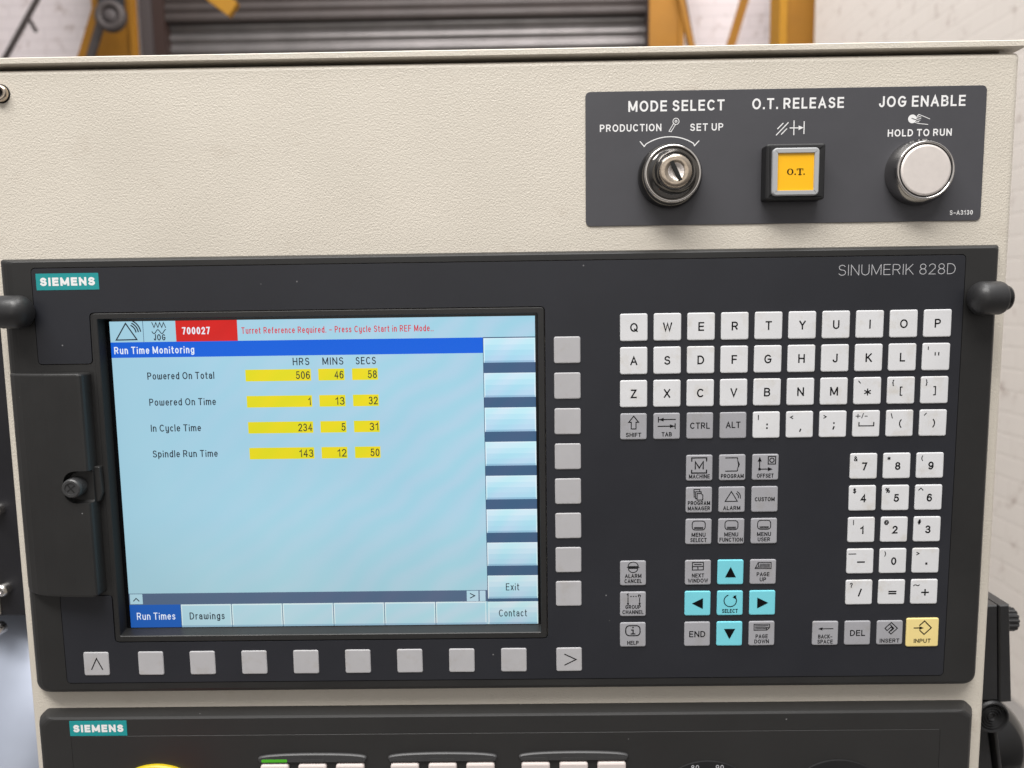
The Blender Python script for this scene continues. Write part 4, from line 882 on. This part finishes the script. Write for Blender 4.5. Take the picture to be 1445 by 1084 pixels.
ST('Run Times', 3.6, 24.0, 158.0, 3.9, .42, 'whitetext', gap=.22); ST('Drawings', 31.7, 50.3, 158.1, 3.9, .5, gap=.22)
ST('Exit', 199.7, 206.7, 143.9, 3.9, .42, lv=6, gap=.22); ST('Contact', 195.8, 210.6, 158.2, 3.9, .42, lv=6, gap=.22)
strokes(dm, [[(2.4, 147.6), (3.8, 146.2), (5.2, 147.6)], [(180.9, 145.4), (183.2, 146.6), (180.9, 147.8)]], .5, SD - .15, G['text'], SX, SY)
scr = dm.build('display', cp, origin=(SX + 108, SY + 81, SD)); scr['label'] = 'lit pale blue screen listing run times in yellow boxes'

# ================================================================== lower panel
lp = thing('operator_console', 'black lower control panel under the cream strip, with indicator bars', 'control panel', (-67, 400, 9))
mb = MB()
def lr(d0, l, r_, t): return at_d(roundpoly([(-318.6 + l, 201.4 + t + 4), (-314.4 + l, 201.4 + t), (178.0 - r_, 201.4 + t), (182.0 - r_, 205.0 + t), (182.0 - r_, 400), (-318.6 + l, 400)], 1.6, 3), d0)
bd = [lr(9.1, 0, 0, 0), lr(7.5, .3, .3, 0), lr(3.5, 2.4, 2.6, .5), lr(1.2, 4.2, 4.4, .9), lr(.35, 5.6, 5.6, 1.3), lr(0, 7.4, 7.0, 1.8)]
mb.loft(bd, M['lower'], cap1=False)
fr = [(x, y) for x, y, _ in bd[-1]]; pl_ = rrect(-297.5, 161, 212.5, 396, .5, 2)
mb.fill([fr, offset(pl_, .12)], 0, M['lower']); mb.loft([at_d(offset(pl_, .12), 0), at_d(offset(pl_, .12), .8)], M['seam_shade'], cap1=False)
mb.build('housing', lp)
mb = MB(); mb.loft([at_d(pl_, .8), at_d(pl_, .02), at_d(offset(pl_, -.12), -.10)], M['lower']); mb.build('face_plate', lp)
badge(lp, -297.7, -267.3, 203.8, 212.1, -.25)
for gi, cx in enumerate((-169.4, -100.4, -31.2)):
    mb = MB(); up_ = [(cx + 28.9 * math.cos(PI * k / 24), 225.6 - 3.0 * math.sin(PI * k / 24) ** .6) for k in range(25)]
    pts = up_ + [(cx - 28.0, 227.5), (cx + 28.0, 227.5)]
    mb.loft([at_d(pts, 0), at_d(pts, -1.0), at_d(offset(pts, -.5), -1.7)], M['knob']); ib = mb.build('indicator_bar', lp)
    for k in range(3):
        x = cx + (k - 1) * 20.0; mb = MB(); q = rrect(x - 6.8, x + 6.8, 225.4, 226.9, .4, 2)
        lit = gi == 0 and k == 0
        mb.loft([at_d(q, -1.5), at_d(q, -1.9)], M['led' if lit else 'ledoff']); o = mb.build('lamp', ib)
        if lit: o['label'] = 'green lit lamp'
        mb = MB(); q = rrect(x - 7.5, x + 7.5, 228.2, 243.6, 1.6, 4)
        mb.loft([at_d(q, -.1), at_d(q, -1.6), at_d(offset(q, -.3), -2.3), at_d(offset(q, -1.0), -2.6)], M['pink_key']); mb.build('button', lp)
es = thing('emergency_stop', 'emergency stop button on a yellow ring, at the bottom edge', 'emergency stop', (-252.6, 258.5, 0))
mb = MB(); mb.lathe([(30.3, 0), (30.3, -1.6), (29.6, -2.4), (16, -2.4)], -252.6, 258.5, M['estop_yellow'], 72, smooth=False); mb.build('yellow_ring', es)
mb = MB(); mb.lathe([(12, -2.3), (12, -12), (19.5, -14), (20, -18), (19, -24), (14, -28), (.01, -29)], -252.6, 258.5, M['estop_red'], 48); mb.build('mushroom_cap', es)
for i, (cx, lb_) in enumerate(((39.4, 'black rotary dial with the numbers 80 and 90 at its rim'), (108.3, 'black rotary dial with a plain rim, beside the numbered one'))):
    dt = thing('rotary_dial', lb_, 'dial', (cx, 258.7, 0), 'rotary dials of the lower panel')
    mb = MB(); mb.lathe([(30, -.05), (30, -.5), (29.6, -.7), (.01, -.7)], cx, 258.7, M['black'], 80, smooth=False)
    if i == 0:
        text(mb, '80', cx - 8.6, cx - 4.4, 234.0, 3.0, .4, -.74, M['grey_ink']); text(mb, '90', cx + 4.4, cx + 8.6, 234.0, 3.0, .4, -.74, M['grey_ink'])
    mb.build('scale_disc', dt)
    mb = MB(); mb.lathe([(16, -.7), (15.4, -14), (14.6, -15), (.01, -15)], cx, 258.7, M['rubber'], 48); mb.build('grip', dt)
